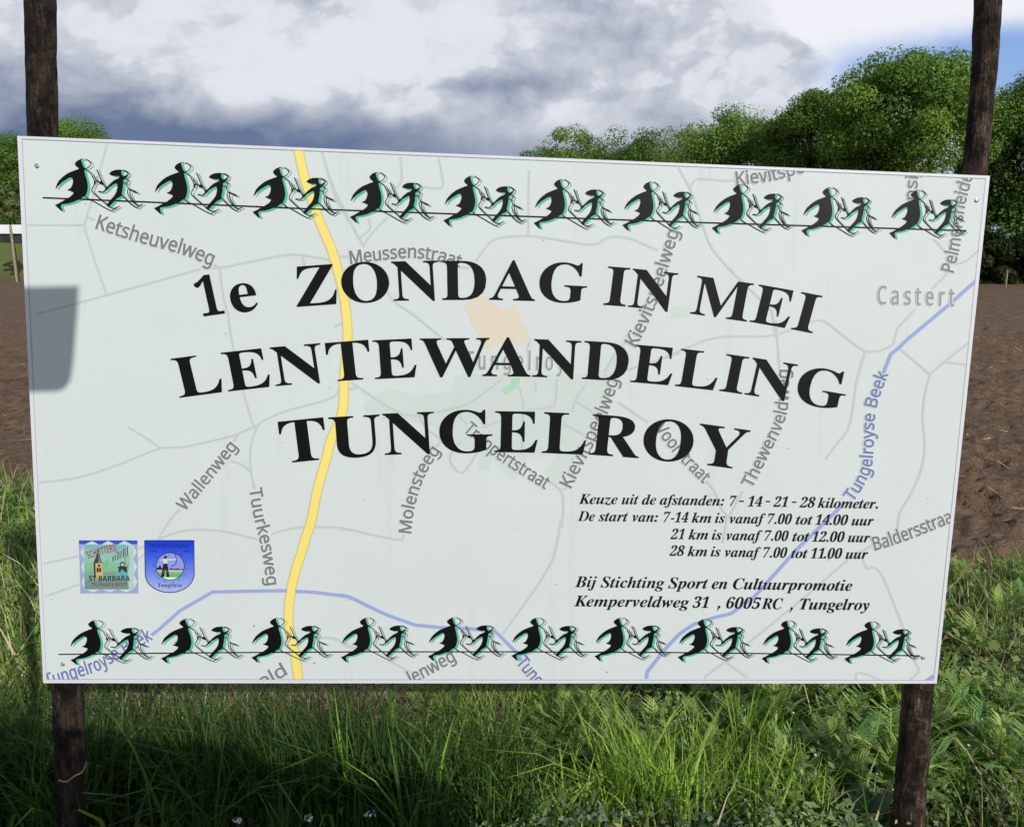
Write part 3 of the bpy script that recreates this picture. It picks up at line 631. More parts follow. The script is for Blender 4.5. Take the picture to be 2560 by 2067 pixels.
shd = Ink()
arc = [(1162, 720)] + [(1548 + 386 * -math.cos(q), 720 + 292 * math.sin(q)) for q in np.linspace(0.08, math.pi - .08, 22)] + [(1935, 720)]
outline = [(1152, 192), (1933, 190), (1935, 720)] + arc[::-1][1:-1] + [(1162, 720)]
def band(poly, y0, y1):
    out = poly
    for lim, sg in ((y0, 1), (y1, -1)):
        src, out = out, []
        for k in range(len(src)):
            p, q = src[k - 1], src[k]; a2, b2 = (p[1] - lim) * sg, (q[1] - lim) * sg
            if (a2 >= 0) != (b2 >= 0): f = a2 / (a2 - b2); out.append((p[0] + (q[0] - p[0]) * f, p[1] + (q[1] - p[1]) * f))
            if b2 >= 0: out.append(q)
    return out
mixc = lambda a, b, f: tuple(a[i] + (b[i] - a[i]) * f for i in range(3))
NB_ = 26
for i in range(NB_):
    f = i / (NB_ - 1); cc_ = mixc((22, 56, 208), (92, 120, 230), f / .5) if f < .5 else mixc((92, 120, 230), (170, 182, 236), (f - .5) / .5)
    pb = band(outline, 190 + 824 * i / NB_, 190 + 824 * (i + 1) / NB_)
    if len(pb) > 2: shd.poly(bp(pb), cc_, 7)
shd.line(bp(outline + outline[:1]), 2.2, (40, 46, 96), 7.2)
V, Fs = glyphs(serif('ONTSPANNING')); put_quad(shd, V, Fs, *bp([(1225, 308), (1862, 305), (1225, 250)]), CAPB, (22, 34, 120), 7.4)
V, Fs = glyphs(serif('anno')); put_quad(shd, V, Fs, *bp([(1225, 372), (1350, 372), (1225, 332)]), CAPB, (24, 38, 120), 7.4)
V, Fs = glyphs(serif('1953')); put_quad(shd, V, Fs, *bp([(1765, 378), (1875, 378), (1765, 338)]), CAPB, (24, 38, 120), 7.4)
V, Fs = glyphs(serif('Tungelroy')); put_quad(shd, V, Fs, *bp([(1355, 925), (1750, 925), (1355, 866)]), CAPB, (30, 36, 70), 7.4)
circ = lambda r, n=40: [(1555 + r * math.cos(k * 2 * math.pi / n), 600 + r * .96 * math.sin(k * 2 * math.pi / n)) for k in range(n)]
cp = circ(225)
shd.poly(bp(band(cp, 380, 650)), (140, 154, 228), 7.2); shd.poly(bp(band(cp, 650, 700)), (222, 214, 206), 7.2)
shd.poly(bp(band(cp, 700, 772)), (98, 182, 112), 7.2); shd.poly(bp(band(cp, 772, 830)), (222, 232, 218), 7.2)
shd.line(bp(cp + cp[:1]), 2.0, (30, 40, 80), 7.35)
c2 = circ(266, 56)
for k in range(0, 56, 4): shd.line(bp(c2[k:k + 3]), 1.3, (50, 64, 140), 7.3)
shd.poly(bp([(1338, 655), (1345, 625), (1372, 618), (1376, 590), (1410, 592), (1416, 625), (1440, 630), (1440, 655)]), (36, 40, 50), 7.3)
shd.poly(bp([(1520, 655), (1560, 628), (1620, 640), (1680, 630), (1700, 645), (1765, 640), (1765, 658)]), (50, 56, 60), 7.3)
for y in (668, 690): shd.line(bp([(1338, y), (1768, y)]), 1.3, (120, 100, 92), 7.35)
shd.poly(bp([(1448, 556), (1512, 556), (1545, 768), (1502, 770), (1482, 640), (1455, 770), (1408, 772)]), (30, 32, 40), 7.5)
shd.poly(bp([(1444, 482), (1504, 478), (1516, 552), (1450, 556)]), (206, 214, 220), 7.5)
c_ = bp([(1480, 455)])[0]; shd.disc(c_[0], c_[1], 4.0, (40, 38, 40), 7.5)
shd.line(bp([(1398, 496), (1540, 496), (1655, 488)]), 3.0, (222, 214, 204), 7.6)
shd.line(bp([(1560, 370), (1622, 400), (1652, 480), (1640, 560), (1575, 602)]), 1.8, (36, 44, 90), 7.55, smooth=4)
shd.line(bp([(1562, 372), (1520, 440), (1400, 496)]), 0.9, (60, 70, 130), 7.55)

mp.line(PRINT + PRINT[:1], 1.7, (158, 162, 172), 8)
# -- flecks of dirt splashed on the face
for q in range(28):
    xx = random.uniform(120, 2380); yy = 420 + random.random() ** .7 * 1260
    mp.poly(clip_poly([(xx + random.uniform(.6, 1.8) * math.cos(k), yy + random.uniform(.6, 2.0) * math.sin(k)) for k in np.linspace(0, 5.5, 7)], PRINT), (112, 108, 98), 8)
for q in range(12):
    xx = random.uniform(130, 2330); yy = random.uniform(1560, 1690)
    mp.poly(clip_poly([(xx + random.uniform(1, 4) * math.cos(k), yy + random.uniform(1, 4) * math.sin(k)) for k in np.linspace(0, 5.5, 7)], PRINT), (150, 142, 124), 8)
# -- put the board together
sign = empty("signboard", onb(1290, 1707) - Vector((0, 0, onb(1290, 1707).z)))
tag(sign, "large white event sign with a printed map and black lettering on two dark posts", "sign")
sign_inv = Matrix.Translation(-sign.location)
def under(o, parent):
    """keep the object where it is and hang it under the thing"""
    if parent is sign: o.data.transform(sign_inv)
    o.parent = parent
    return o
TH = 0.010
c4 = [onb(*p) for p in QUAD]
vs = [v for v in c4] + [v - NB * TH for v in c4]
panel = mesh_obj("panel", vs, [(0, 1, 2, 3), (7, 6, 5, 4), (0, 4, 5, 1), (1, 5, 6, 2), (2, 6, 7, 3), (3, 7, 4, 0)], m_panel)
bm = bmesh.new(); bm.from_mesh(panel.data); bmesh.ops.recalc_face_normals(bm, faces=bm.faces); bm.to_mesh(panel.data); bm.free()
under(panel, sign)
def ink_obj(ink, name):
    o = ink.build(name, None); o.data.transform(sign_inv); o.parent = panel; return o
ink_obj(mp, "map_print"); 
for title in titles: ink_obj(title, "title_word")
for info in infos: ink_obj(info, "details_lettering")
for o, hfc in RUN: ink_obj(runner(o, hfc), "runner_emblem")
bar = Ink(); bar.line([(108, 494.6), (420, 507.5), (800, 523.5), (1250, 539), (1700, 555), (2060, 566), (2415, 577)], 3.4, BLK, 8.9); ink_obj(bar, "ground_line")
bar = Ink(); bar.line([(147, 1634.5), (500, 1630.5), (900, 1628), (1300, 1628), (1660, 1629.5), (2000, 1633.5), (2300, 1638)], 3.0, BLK, 8.9); ink_obj(bar, "ground_line")
o = ink_obj(sq, "club_badge"); o['label'] = "square badge with church tower and three flags"
o = ink_obj(shd, "club_badge"); o['label'] = "blue shield badge with an archer"

# screws: domed heads with a cross slot, in a shallow dimple ring
m_steel, t, b = mat("screw_steel", lin(205, 205, 208), 0.3, 0.5); b.inputs['Metallic'].default_value = 0.8
def screw(x, y):
    bm = bmesh.new(); r = 0.0062; n = 18
    X = (onb(x + 10, y) - onb(x, y)).normalized(); Yv = NB.cross(X)
    rows = []
    for rad, h in ((r, .0004), (r, .0016), (r * .8, .0028), (r * .45, .0034), (r * .3, .0022)):
        rows.append([bm.verts.new(onb(x, y, h) + X * rad * math.cos(k * 2 * math.pi / n) + Yv * rad * math.sin(k * 2 * math.pi / n)) for k in range(n)])
    for a, c in zip(rows, rows[1:]):
        for k in range(n): bm.faces.new((a[k], a[(k + 1) % n], c[(k + 1) % n], c[k]))
    bm.faces.new(rows[-1])
    me = bpy.data.meshes.new("screw"); bm.to_mesh(me); bm.free(); me.materials.append(m_steel)
    o = bpy.data.objects.new("screw", me); COL.objects.link(o); return under(o, sign)
for p in ((93, 415), (2441, 501), (157, 1659), (2307, 1643)): screw(*p)

# posts: round peeled poles behind the board, rough with bark
def bark_mat(name, dark, mid, light, streak):
    m, t, b = mat(name, rough=0.85, spec=0.2)
    co = obj_co(t)
    sv = t.new('ShaderNodeMapping'); sv.inputs['Scale'].default_value = (1, 1, 0.22); t.l.new(co, sv.inputs[0])
    a = t.noise(sv.outputs[0], 34, 7, 0.72); kn = t.noise(co, 20, 6, 0.7); f = t.noise(sv.outputs[0], 90, 4, 0.6); p = t.noise(co, 7, 5, 0.6)
    c = t.mix(t.step(p, 0.4, 0.66), dark, mid)
    c = t.mix(t.m('MULTIPLY', t.step(a, 0.48, 0.6), 0.75), c, light)
    c = t.mix(t.m('MULTIPLY', t.step(a, 0.635, 0.68), 0.8), c, streak)
    c = t.mix(t.m('MULTIPLY', t.step(kn, 0.50, 0.40), 0.7), c, tuple(x * .35 for x in dark[:3]) + (1,))
    c = t.mix(t.m('MULTIPLY', t.step(kn, 0.60, 0.68), 0.55), c, light)
    t.l.new(c, b.inputs['Base Color']); bump(t, b, t.m('ADD', t.m('ADD', a, t.m('MULTIPLY', f, 0.5)), t.m('ADD', p, kn)), 1.0, 0.03)
    return m
def post(pixels, depth_off, name, material, seed):
    """a pole through the pixel rows (x_left, x_right, y) on a plane just behind the board, down into the ground"""
    rows = []
    for xl, xr, y in pixels:
        a = behind(xl, y, depth_off); c = behind(xr, y, depth_off); rows.append(((a + c) / 2, (c - a).length / 2))
    (pa_, ra), (pb_, rb) = rows[-2], rows[-1]
    k = (pb_.z + 0.35) / max(0.01, pa_.z - pb_.z); rows.append((pb_ + (pb_ - pa_) * k, rb))
    (p1, r1), (p2, r2) = rows[0], rows[1]; d = (p1 - p2).normalized(); rows.insert(0, (p1 + d * .35, r1)); rows.insert(0, (p1 + d * .36, r1 * .6))
    zs = []; n = 26
    for (pA, rA), (pB, rB) in zip(rows, rows[1:]):
        st = max(1, int((pA - pB).length / 0.012))
        for i in range(st): f = i / st; zs.append((pA.lerp(pB, f), rA + (rB - rA) * f))
    zs.append(rows[-1]); V = []; 
    th = np.arange(n) * 2 * math.pi / n
    for i, (p, r) in enumerate(zs):
        lo = fbm(np.stack([th * 1.2 + seed, np.full(n, p.z * 2.0)], 1), 2, seed); hi = fbm(np.stack([th * 4.0, np.full(n, p.z * 16.0)], 1), 3, seed + 4)
        ww = (np.cos(th) + 1) / 2; lo = lo * ww + lo[::-1] * (1 - ww)
        q = r * (1 + 0.06 * lo + 0.06 * hi)
        V += [(p.x + q[k] * math.cos(th[k]), p.y + q[k] * math.sin(th[k]), p.z) for k in range(n)]
    Fq = [(i * n + k, i * n + (k + 1) % n, (i + 1) * n + (k + 1) % n, (i + 1) * n + k) for i in range(len(zs) - 1) for k in range(n)]
    Fq.append(tuple(range(n))[::-1])
    return under(mesh_obj(name, V, Fq, material, None, smooth=True), sign), zs
m_bark_a = bark_mat("dark_bark", lin(26, 22, 19), lin(56, 46, 40), lin(92, 76, 66), lin(170, 146, 120))
m_bark_b = bark_mat("brown_bark", lin(42, 34, 30), lin(84, 68, 58), lin(120, 100, 88), lin(192, 170, 146))
PL = [(62, 139, -10), (66, 141, 150), (71, 143, 340), (98, 172, 1000), (131, 202, 1715), (139, 209, 1900), (144, 212, 2067)]
PR = [(2442, 2500, -10), (2433, 2488, 180), (2409, 2464, 440), (2340, 2400, 1000), (2262, 2330, 1715), (2247, 2315, 1900), (2231, 2302, 2067)]
pl_, zl = post(PL, 0.062, "post", m_bark_a, 3)
pl_['label'] = "blackened left post with a rusty wire tied near its foot"
pr_, zr = post(PR, 0.062, "post", m_bark_b, 8)
pr_['label'] = "brown right post leaning towards the board"
# the wire tied round the left post
m_wire, t, b = mat("rusty_wire", lin(176, 150, 104), 0.6, 0.4)
cw = min(zl, key=lambda z: abs(z[0].z - (behind(175, 1925, 0.062)).z)); bm = bmesh.new()
rings = []
for k in range(33):
    a = R(-105) + k / 32 * R(190); c = cw[0] + Vector((math.cos(a) * (cw[1] * 1.07), math.sin(a) * (cw[1] * 1.07), 0.010 * math.sin(a * 1.0 + 0.3) + 0.003 * math.sin(6 * a)))
    u = Vector((math.cos(a), math.sin(a), 0)); rings.append([bm.verts.new(c + (u * math.cos(q) + Vector((0, 0, 1)) * math.sin(q)) * 0.0022) for q in np.linspace(0, 2 * math.pi, 7)[:-1]])
for a, c in zip(rings, rings[1:]):
    for k in range(6): bm.faces.new((a[k], a[(k + 1) % 6], c[(k + 1) % 6], c[k]))
me = bpy.data.meshes.new("wire_tie"); bm.to_mesh(me); bm.free(); me.materials.append(m_wire); me.transform(sign_inv)
wo = bpy.data.objects.new("wire_tie", me); COL.objects.link(wo); wo.parent = pl_

# ------------------------------------------------------------------ trees
m_leaf = leaf_mat("tree_leaves", trans=0.28, var=0.3, scale=0.35, gain=1.2)
m_trunk, t, b = mat("tree_bark", rough=0.95, spec=0.1)
co = obj_co(t)
t.l.new(t.ramp(t.noise(co, 3, 5), [(0.3, lin(44, 38, 32)), (0.7, lin(84, 74, 62))]), b.inputs['Base Color']); bump(t, b, t.noise(co, 9, 4), 0.6, 0.1)

def unit(n):
    v = rng.normal(size=(n, 3)); return v / np.linalg.norm(v, axis=1)[:, None]
def leaf_quads(P, Nrm, size, col, ratio=0.6):
    """a small pointed leaf spray (diamond, folded a little) at each point"""
    n = len(P); up = unit(n); T = np.cross(Nrm, up); T /= np.linalg.norm(T, axis=1)[:, None] + 1e-9
    B = np.cross(Nrm, T); s = size[:, None]
    V = np.stack([P - T * s * .5, P + B * s * .5 * ratio + Nrm * s * .12, P + T * s * .5, P - B * s * .5 * ratio + Nrm * s * .12], 1)
    return V.reshape(-1, 3), np.arange(4 * n).reshape(n, 4), col
def crown_points(centre, rad, blobs, per, seed_lo=0.25, leaf=(0.18, 0.34), green=((74, 98, 34), (112, 132, 54)), droop=0.0):
    Vs, Qs, Cs = [], [], []; nb = 0
    d = unit(blobs); d[:, 2] = np.abs(d[:, 2]) * np.where(rng.random(blobs) < .72, 1, -1)
    r = rng.uniform(0.25, 0.8, blobs) ** 0.6
    for k in range(blobs):
        c = centre + d[k] * r[k] * rad; br = rad.mean() * rng.uniform(0.17, 0.33)
        n = int(per * 1.75 * rng.uniform(.7, 1.3)); u = unit(n); q = br * rng.uniform(0.45, 1.12, n) ** 0.7
        P = c + u * q[:, None] * np.array([1.1, 1.1, 0.8])
        Nn = u * 0.9 + unit(n) * 0.65 + np.array([0, 0, .35]); Nn /= np.linalg.norm(Nn, axis=1)[:, None]
        f = rng.random(); ca = np.array(lin(*green[0])); cb = np.array(lin(*green[1]))
        col = (ca + (cb - ca) * f) * rng.uniform(0.85, 1.15, (n, 1)); col[:, 3] = 1
        V, Q, C = leaf_quads(P, Nn, rng.uniform(*leaf, n), col)
        Vs.append(V); Qs.append(Q + nb); Cs.append(C); nb += len(V)
    return np.concatenate(Vs), np.concatenate(Qs), np.concatenate(Cs), centre + d * (r[:, None] * rad)
def tube(p, q, r0, r1, n=8, wob=0.0, seg=5):
    p, q = np.array(p, float), np.array(q, float); ax = (q - p) / np.linalg.norm(q - p)
    s = np.cross(ax, [0.3, 0.9, 0.2]); s /= np.linalg.norm(s); u = np.cross(ax, s); th = np.arange(n) * 2 * math.pi / n
    V = []; off = np.zeros(3)
    for i in range(seg + 1):
        f = i / seg; r = r0 + (r1 - r0) * f
        if 0 < i < seg: off = off * .6 + rng.normal(size=3) * wob
        V.append(p + (q - p) * f + off * (0 < i < seg) + r * (np.cos(th)[:, None] * s + np.sin(th)[:, None] * u))
    idx = np.arange((seg + 1) * n).reshape(seg + 1, n)
    Q = np.stack([idx[:-1], np.roll(idx[:-1], -1, 1), np.roll(idx[1:], -1, 1), idx[1:]], -1).reshape(-1, 4)
    return np.concatenate(V), Q
def join(parts):
    V, Q, nb = [], [], 0
    for v, q in parts: V.append(v); Q.append(q + nb); nb += len(v)
    return np.concatenate(V), np.concatenate(Q)
def tree(label, px_, top, half, dist, base, blobs=46, per=230, green=((66, 88, 30), (110, 130, 52)), name="oak_tree", group="trees along the far edge of the field", leaf=(0.13, 0.27)):
    tp = pix_at(px_, top, dist); rx = half / F * dist * 1.02; ztop = tp.z; rz = (ztop - base) / 2
    root = empty(name, (tp.x, dist, -0.1)); tag(root, label, "tree", group)
    C = np.array([0, 0, (ztop + base) / 2 + .1]); rad = np.array([rx, rx * 0.95, rz]) * 0.92
    V, Q, col, cs_ = crown_points(C, rad, blobs, per, green=green, leaf=leaf)
    np_obj("crown", V, Q, m_leaf, root, col=col)
    parts = [tube((0, 0, -.3), (rng.normal() * .3, 0, C[2] + rz * .4), rx * .085 + .08, .08, 10, .12, 8)]
    for k in rng.permutation(blobs)[:11]:
        h = max(base * .6, cs_[k][2] - rx * rng.uniform(.5, .9)); h = min(h, C[2]) * 0.9
        parts.append(tube((0, 0, h), cs_[k], rx * .03 + .05, .03, 6, .2, 5))
    V, Q = join(parts); np_obj("trunk", V, Q, m_trunk, root, smooth=True)
    return root
LIT = ((82, 112, 50), (120, 148, 70)); DEEP = ((66, 94, 44), (102, 130, 62)); PALE = ((112, 118, 52), (142, 146, 74))
tree("tallest oak, its broad crown just left of the sign's right post", 2285, 98, 205, 52, 4.6, 110, 330, LIT)
tree("round oak next left of the tallest oak, a step lower", 2040, 190, 135, 60, 3.6, 76, 270, ((82, 108, 48), (118, 142, 70)))
tree("low dark oak crowded between two higher round crowns", 2160, 280, 120, 58, 3.6, 64, 250, DEEP)
tree("bushy oak with two bumps on its crown, third from the tallest", 1845, 240, 150, 67, 2.4, 80, 270, LIT)
tree("pale yellowish thin-leaved tree in a dip of the row", 1690, 280, 100, 84, 2.6, 40, 190, PALE)
tree("mid-green oak behind the word Kievitspe, left of the pale tree", 1585, 284, 128, 78, 2.6, 56, 230, DEEP)
tree("light green oak at the row's lower left part, broad and flat", 1435, 296, 120, 80, 2.6, 58, 230, LIT)
tree("small rounded tree ending the row on the left", 1308, 344, 72, 92, 2.0, 36, 180, DEEP)
tree("dark oak beyond the sign's right post at the picture edge", 2625, 130, 190, 60, 1.4, 120, 320, DEEP)
tree("thin dark tree low behind the gap right of the sign", 2490, 330, 100, 63, 1.2, 70, 240, ((40, 56, 24), (70, 88, 36)))
tree("bushy tree behind the sign's left post, the one with the highest crown on that side", 175, 258, 112, 90, 1.2, 90, 300, LIT, name="bushy_tree", group="trees beyond the field on the left")
tree("darker tree left of the left post, crown lower and wide", 5, 292, 115, 88, 0.6, 120, 320, DEEP, name="bushy_tree", group="trees beyond the field on the left")
tree("distant tree tip showing as a small green point over the sign, nearer the left post", 292, 334, 30, 120, 3.0, 24, 150, DEEP, name="distant_tree", group="distant tree tips over the sign")
tree("distant tree tip barely showing over the sign, farther from the left post", 512, 346, 36, 122, 3.0, 24, 150, DEEP, name="distant_tree", group="distant tree tips over the sign")

# dark undergrowth at the field's far edge, right of the sign
def shrub(label, x, y, rx, h, green=((40, 52, 24), (68, 82, 36)), per=150, blobs=26, leaf=(.14, .28), group=None, name="shrub"):
    root = empty(name, (x, y, -.1)); tag(root, label, "shrub", group)
    V, Q, col, cs_ = crown_points(np.array([0, 0, h * .38]), np.array([rx, rx * .7, h * .55]), blobs, per, green=green, leaf=leaf)
    np_obj("foliage", V, Q, m_leaf, root, col=col)
    V, Q = join([tube((rng.normal() * .2, 0, -.1), cs_[k] * .8, .05, .02, 6, .05, 4) for k in range(5)])
    np_obj("stem", V, Q, m_trunk, root, smooth=True)
for x, y, h, rx, lb in ((32.9, 57.5, 4.4, 2.3, "dark shrub of the undergrowth right beside the sign's right edge"), (35.4, 57, 3.6, 2.2, "dark shrub of the undergrowth behind the thin stake"),
                     (37.6, 57.6, 4.8, 2.4, "dark shrub of the undergrowth at the right picture edge")):
    shrub(lb, x, y, rx, h, green=((34, 46, 22), (58, 72, 32)), per=260, blobs=44, group="undergrowth at the field's far edge")

# thin stake standing on the far edge of the field, right
m_stake, t, b = mat("weathered_stake", rough=0.9, spec=0.1)
t.l.new(t.ramp(t.noise(obj_co(t), 8, 4), [(0.3, lin(120, 112, 96)), (0.7, lin(170, 160, 138))]), b.inputs['Base Color'])
def stake(label, pxl, ytop, dist, r, mname="stake"):
    tp = pix_at(pxl, ytop, dist); V, Q = tube((0, 0, -.4), (0, 0, tp.z), r * 1.1, r, 8, 0.004, 6)
    V = np.concatenate([V, [[0, 0, tp.z + r * .8]]]); n0 = len(V) - 1; last = np.arange(n0 - 8, n0)
    Q = np.concatenate([Q, np.stack([last, np.roll(last, -1), np.full(8, n0), np.full(8, n0)], -1)[:, [0, 1, 2, 2]]]) if False else Q
    bm = bmesh.new(); vv = [bm.verts.new(v) for v in V]; [bm.faces.new([vv[i] for i in q]) for q in Q]
    for i in range(8): bm.faces.new((vv[n0 - 8 + i], vv[n0 - 8 + (i + 1) % 8], vv[n0]))
    me = bpy.data.meshes.new(mname); bm.to_mesh(me); bm.free(); me.materials.append(m_stake)
    o = bpy.data.objects.new(mname, me); COL.objects.link(o); o.location = (tp.x, dist, 0); return tag(o, label, "stake")
stake("thin grey stake on the bare field's far edge right of the sign", 2519, 676, 50, 0.05)
stake("tall thin pale stake at the field's far edge left of the sign", 26, 566, 62, 0.09)
# young tree held by that stake
yt = pix_at(18, 470, 62.6); root = empty("young_tree", (yt.x, 62.6, -.1)); tag(root, "young tree with a small grey-green crown above the pale stake", "tree")
V, Q, col, cs_ = crown_points(np.array([0, 0, yt.z - 1.2]), np.array([1.0, .9, 1.5]), 16, 90, leaf=(.14, .24), green=((84, 98, 62), (116, 124, 84)))
np_obj("crown", V, Q, m_leaf, root, col=col)
V, Q = tube((0.1, 0, -.2), (0, 0, yt.z - .6), .09, .03, 8, .03, 6); np_obj("trunk", V, Q, m_trunk, root, smooth=True)
# white roofed building on the bank, far left
m_white, t, b = mat("white_sheet", lin(232, 234, 236), 0.5, 0.3)
m_dark, t, b = mat("dark_cladding", lin(58, 60, 58), 0.7, 0.3)
m_glass, t, b = mat("window_glass", lin(30, 36, 40), 0.08, 0.6)
bl0 = pix_at(-60, 562, 80); br0 = pix_at(72, 562, 80)
broot = empty("low_building", ((bl0.x + br0.x) / 2, 80, 3.0)); tag(broot, "low building with a white flat roof edge at the far left", "building")
hw = (br0.x - bl0.x) / 2; zt = bl0.z - 3.0
def box(x0, x1, y0, y1, z0, z1):
    return [(x0, y0, z0), (x1, y0, z0), (x1, y1, z0), (x0, y1, z0), (x0, y0, z1), (x1, y0, z1), (x1, y1, z1), (x0, y1, z1)], [(0, 3, 2, 1), (4, 5, 6, 7), (0, 1, 5, 4), (1, 2, 6, 5), (2, 3, 7, 6), (3, 0, 4, 7)]
mesh_obj("wall", *box(-hw + .2, hw - .2, .3, 6, -.8, zt - .85), m_dark, broot)
mesh_obj("roof", *box(-hw, hw, 0, 6.3, zt - .85, zt), m_white, broot)
for k in range(3): mesh_obj("window", *box(-hw + .6 + k * 1.7, -hw + 1.7 + k * 1.7, .24, .3, zt - 1.6, zt - .95), m_glass, broot)

# ------------------------------------------------------------------ unseen things added behind the photographer to throw the shade
root = empty("added_hedge", (0, 0, 0)); tag(root, "dense clipped hedge standing behind the photographer's right shoulder", "hedge")  # invented hedge, placed to shade the grass at the lower left
hd = np.array([math.cos(R(-14)), math.sin(R(-14)), 0]); hp = np.array([math.sin(R(-14)), -math.cos(R(-14)), 0])
O = np.array([0.50, -1.06, 0.0]); n = 17000; L_, D_h, H_h = 1.65, 0.8, 2.36
U = rng.uniform(0, 1, (n, 3)); side = rng.integers(0, 5, n)
U[side == 0, 1] = 0.02; U[side == 1, 1] = .98; U[side == 2, 0] = .01; U[side == 3, 0] = .99; U[side == 4, 2] = .985
P = O + hd * (U[:, :1] * L_) + hp * (U[:, 1:2] * D_h) + np.array([0, 0, 1]) * (0.04 + U[:, 2:] * H_h) + rng.normal(size=(n, 3)) * .03
cc = np.array([lin(60, 84, 36)]) * rng.uniform(.6, 1.3, (n, 1)); cc[:, 3] = 1
V, Q, C_c = leaf_quads(P, unit(n), rng.uniform(.06, .11, n), cc)
np_obj("foliage", V, Q, m_leaf, root, col=C_c)
V, Q = join([tube(O + hd * L_ * f + hp * .4, O + hd * (L_ * f + .1) + hp * .4 + np.array([0, 0, 1.9]), .04, .015, 6, .03, 5) for f in np.linspace(.1, .9, 7)])
np_obj("stem", V, Q, m_trunk, root, smooth=True)
# grey plate on a pole, added and shaped to shade the sign's left edge
root = empty("added_plate", (0, 0, 0)); tag(root, "unseen grey plate with rounded lower corners on a pole, added behind the photographer for its shadow", "sign")
DPL = 3.6
def cast(x, y, k=0.0): return onb(x, y) + SUN * (DPL + k)
pts = [(-170, 722), (197, 715), (194, 780), (184, 900), (178, 945), (170, 962), (158, 974), (140, 979), (-110, 985), (-132, 975), (-146, 955), (-152, 900)]
vs = [cast(*p) for p in pts] + [cast(*p, 0.012) for p in pts]; k = len(pts)
fs = [tuple(range(k)), tuple(range(2 * k - 1, k - 1, -1))] + [(i, i + k, (i + 1) % k + k, (i + 1) % k) for i in range(k)]
m_grey, t, b = mat("grey_metal", lin(140, 144, 148), 0.4, 0.5); b.inputs['Metallic'].default_value = 0.6
mesh_obj("plate", vs, fs, m_grey, root)
q = cast(-60, 715, .04); V, Q = tube((q.x, q.y, -.3), (q.x, q.y, q.z + .05), .02, .02, 12, 0, 2); np_obj("pole", V, Q, m_grey, root, smooth=True)

# ------------------------------------------------------------------ verge plants
m_blade = leaf_mat("grass_blades", rough=0.55, trans=0.26, var=0.3, scale=3, cool=1.3)
def blades(P, h, wd, lean, curve, col):
    """narrow curved blades: three quads each"""
    n = len(P); a = rng.uniform(0, 2 * math.pi, n); D = np.stack([np.cos(a), np.sin(a), 0 * a], 1)
    yaw = a + rng.uniform(-1, 1, n) + math.pi / 2; S_ = np.stack([np.cos(yaw), np.sin(yaw), 0 * a], 1)
    z0 = ground_h(P[:, 0], P[:, 1]) - 0.01; B = np.stack([P[:, 0], P[:, 1], z0], 1)
    V = np.zeros((n, 8, 3))
    for i, f in enumerate((0, .36, .72, 1.0)):
        c = B + D * (h * (lean * f + curve * f ** 2.2))[:, None] + np.array([0, 0, 1]) * (h * (f - 0.35 * curve * f ** 3))[:, None]
        w_ = wd * (1 - f ** 1.6) * .5 + wd * .04
        V[:, 2 * i] = c - S_ * w_[:, None]; V[:, 2 * i + 1] = c + S_ * w_[:, None]
    b = np.arange(n)[:, None] * 8
    Q = np.concatenate([b + np.array([[2 * i, 2 * i + 1, 2 * i + 3, 2 * i + 2]]) for i in range(3)], 1).reshape(-1, 4)
    return V.reshape(-1, 3), Q, np.repeat(col, 3, 0)
def tints(n, cols, lo=.7, hi=1.2, p=None):
    C = np.array([lin(*c) for c in cols])[rng.choice(len(cols), n, p=p)] * rng.uniform(lo, hi, (n, 1)); C[:, 3] = 1; return C
def half_w(y): return .64 * (.98 * y + .34) + .3
def area(n, x0, x1, y0, y1, clump=0.0, seed=0, wide=0.0):
    """points in view on the verge, denser where the clump noise is high"""
    out = []
    while sum(map(len, out)) < n:
        y = rng.uniform(y0, y1, n * 2); x = rng.uniform(x0, x1, n * 2)
        k = (np.abs(x) < half_w(y) + wide) & ((np.abs(x) > half_w(y)) | (wide == 0)) & (y < verge_edge(x) + .15)
        for xf in (-.80, -.60, -.42): k &= ~((np.abs(x - xf) < .09) & (y < 2.24))
        for xp in (-1.17, 1.3): k &= ~((np.abs(x - xp) < .09) & (y < 2.14))
        if clump: k &= rng.random(n * 2) < np.clip(.5 + clump * vnoise(np.stack([x * 4.5, y * 4.5], 1), seed), 0.02, 1)
        out.append(np.stack([x[k], y[k]], 1))
    return np.concatenate(out)[:n]
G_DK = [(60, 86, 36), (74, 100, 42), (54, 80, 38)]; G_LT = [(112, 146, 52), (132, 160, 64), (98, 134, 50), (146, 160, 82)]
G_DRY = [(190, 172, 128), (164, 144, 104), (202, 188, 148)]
batch = []
def grow(P, hr, wr, lean, curve, cols, hf=None, p=None, lo=.7, hi=1.2):
    n = len(P); h = rng.uniform(*hr, n)
    if hf is not None: h = h * hf(P)
    batch.append(blades(P, h, rng.uniform(*wr, n), rng.uniform(0, lean, n), rng.uniform(0.02, curve, n), tints(n, cols, lo, hi, p)))
# tall left grass, shade put into its dark greens, thinning towards the middle
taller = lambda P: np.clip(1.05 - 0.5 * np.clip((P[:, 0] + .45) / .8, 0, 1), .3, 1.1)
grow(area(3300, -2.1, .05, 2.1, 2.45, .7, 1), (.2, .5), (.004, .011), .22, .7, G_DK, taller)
grow(area(300, -1.6, .25, 2.12, 2.42, .5, 4), (.3, .52), (.008, .016), .35, .9, G_DK + G_LT[:1], taller)
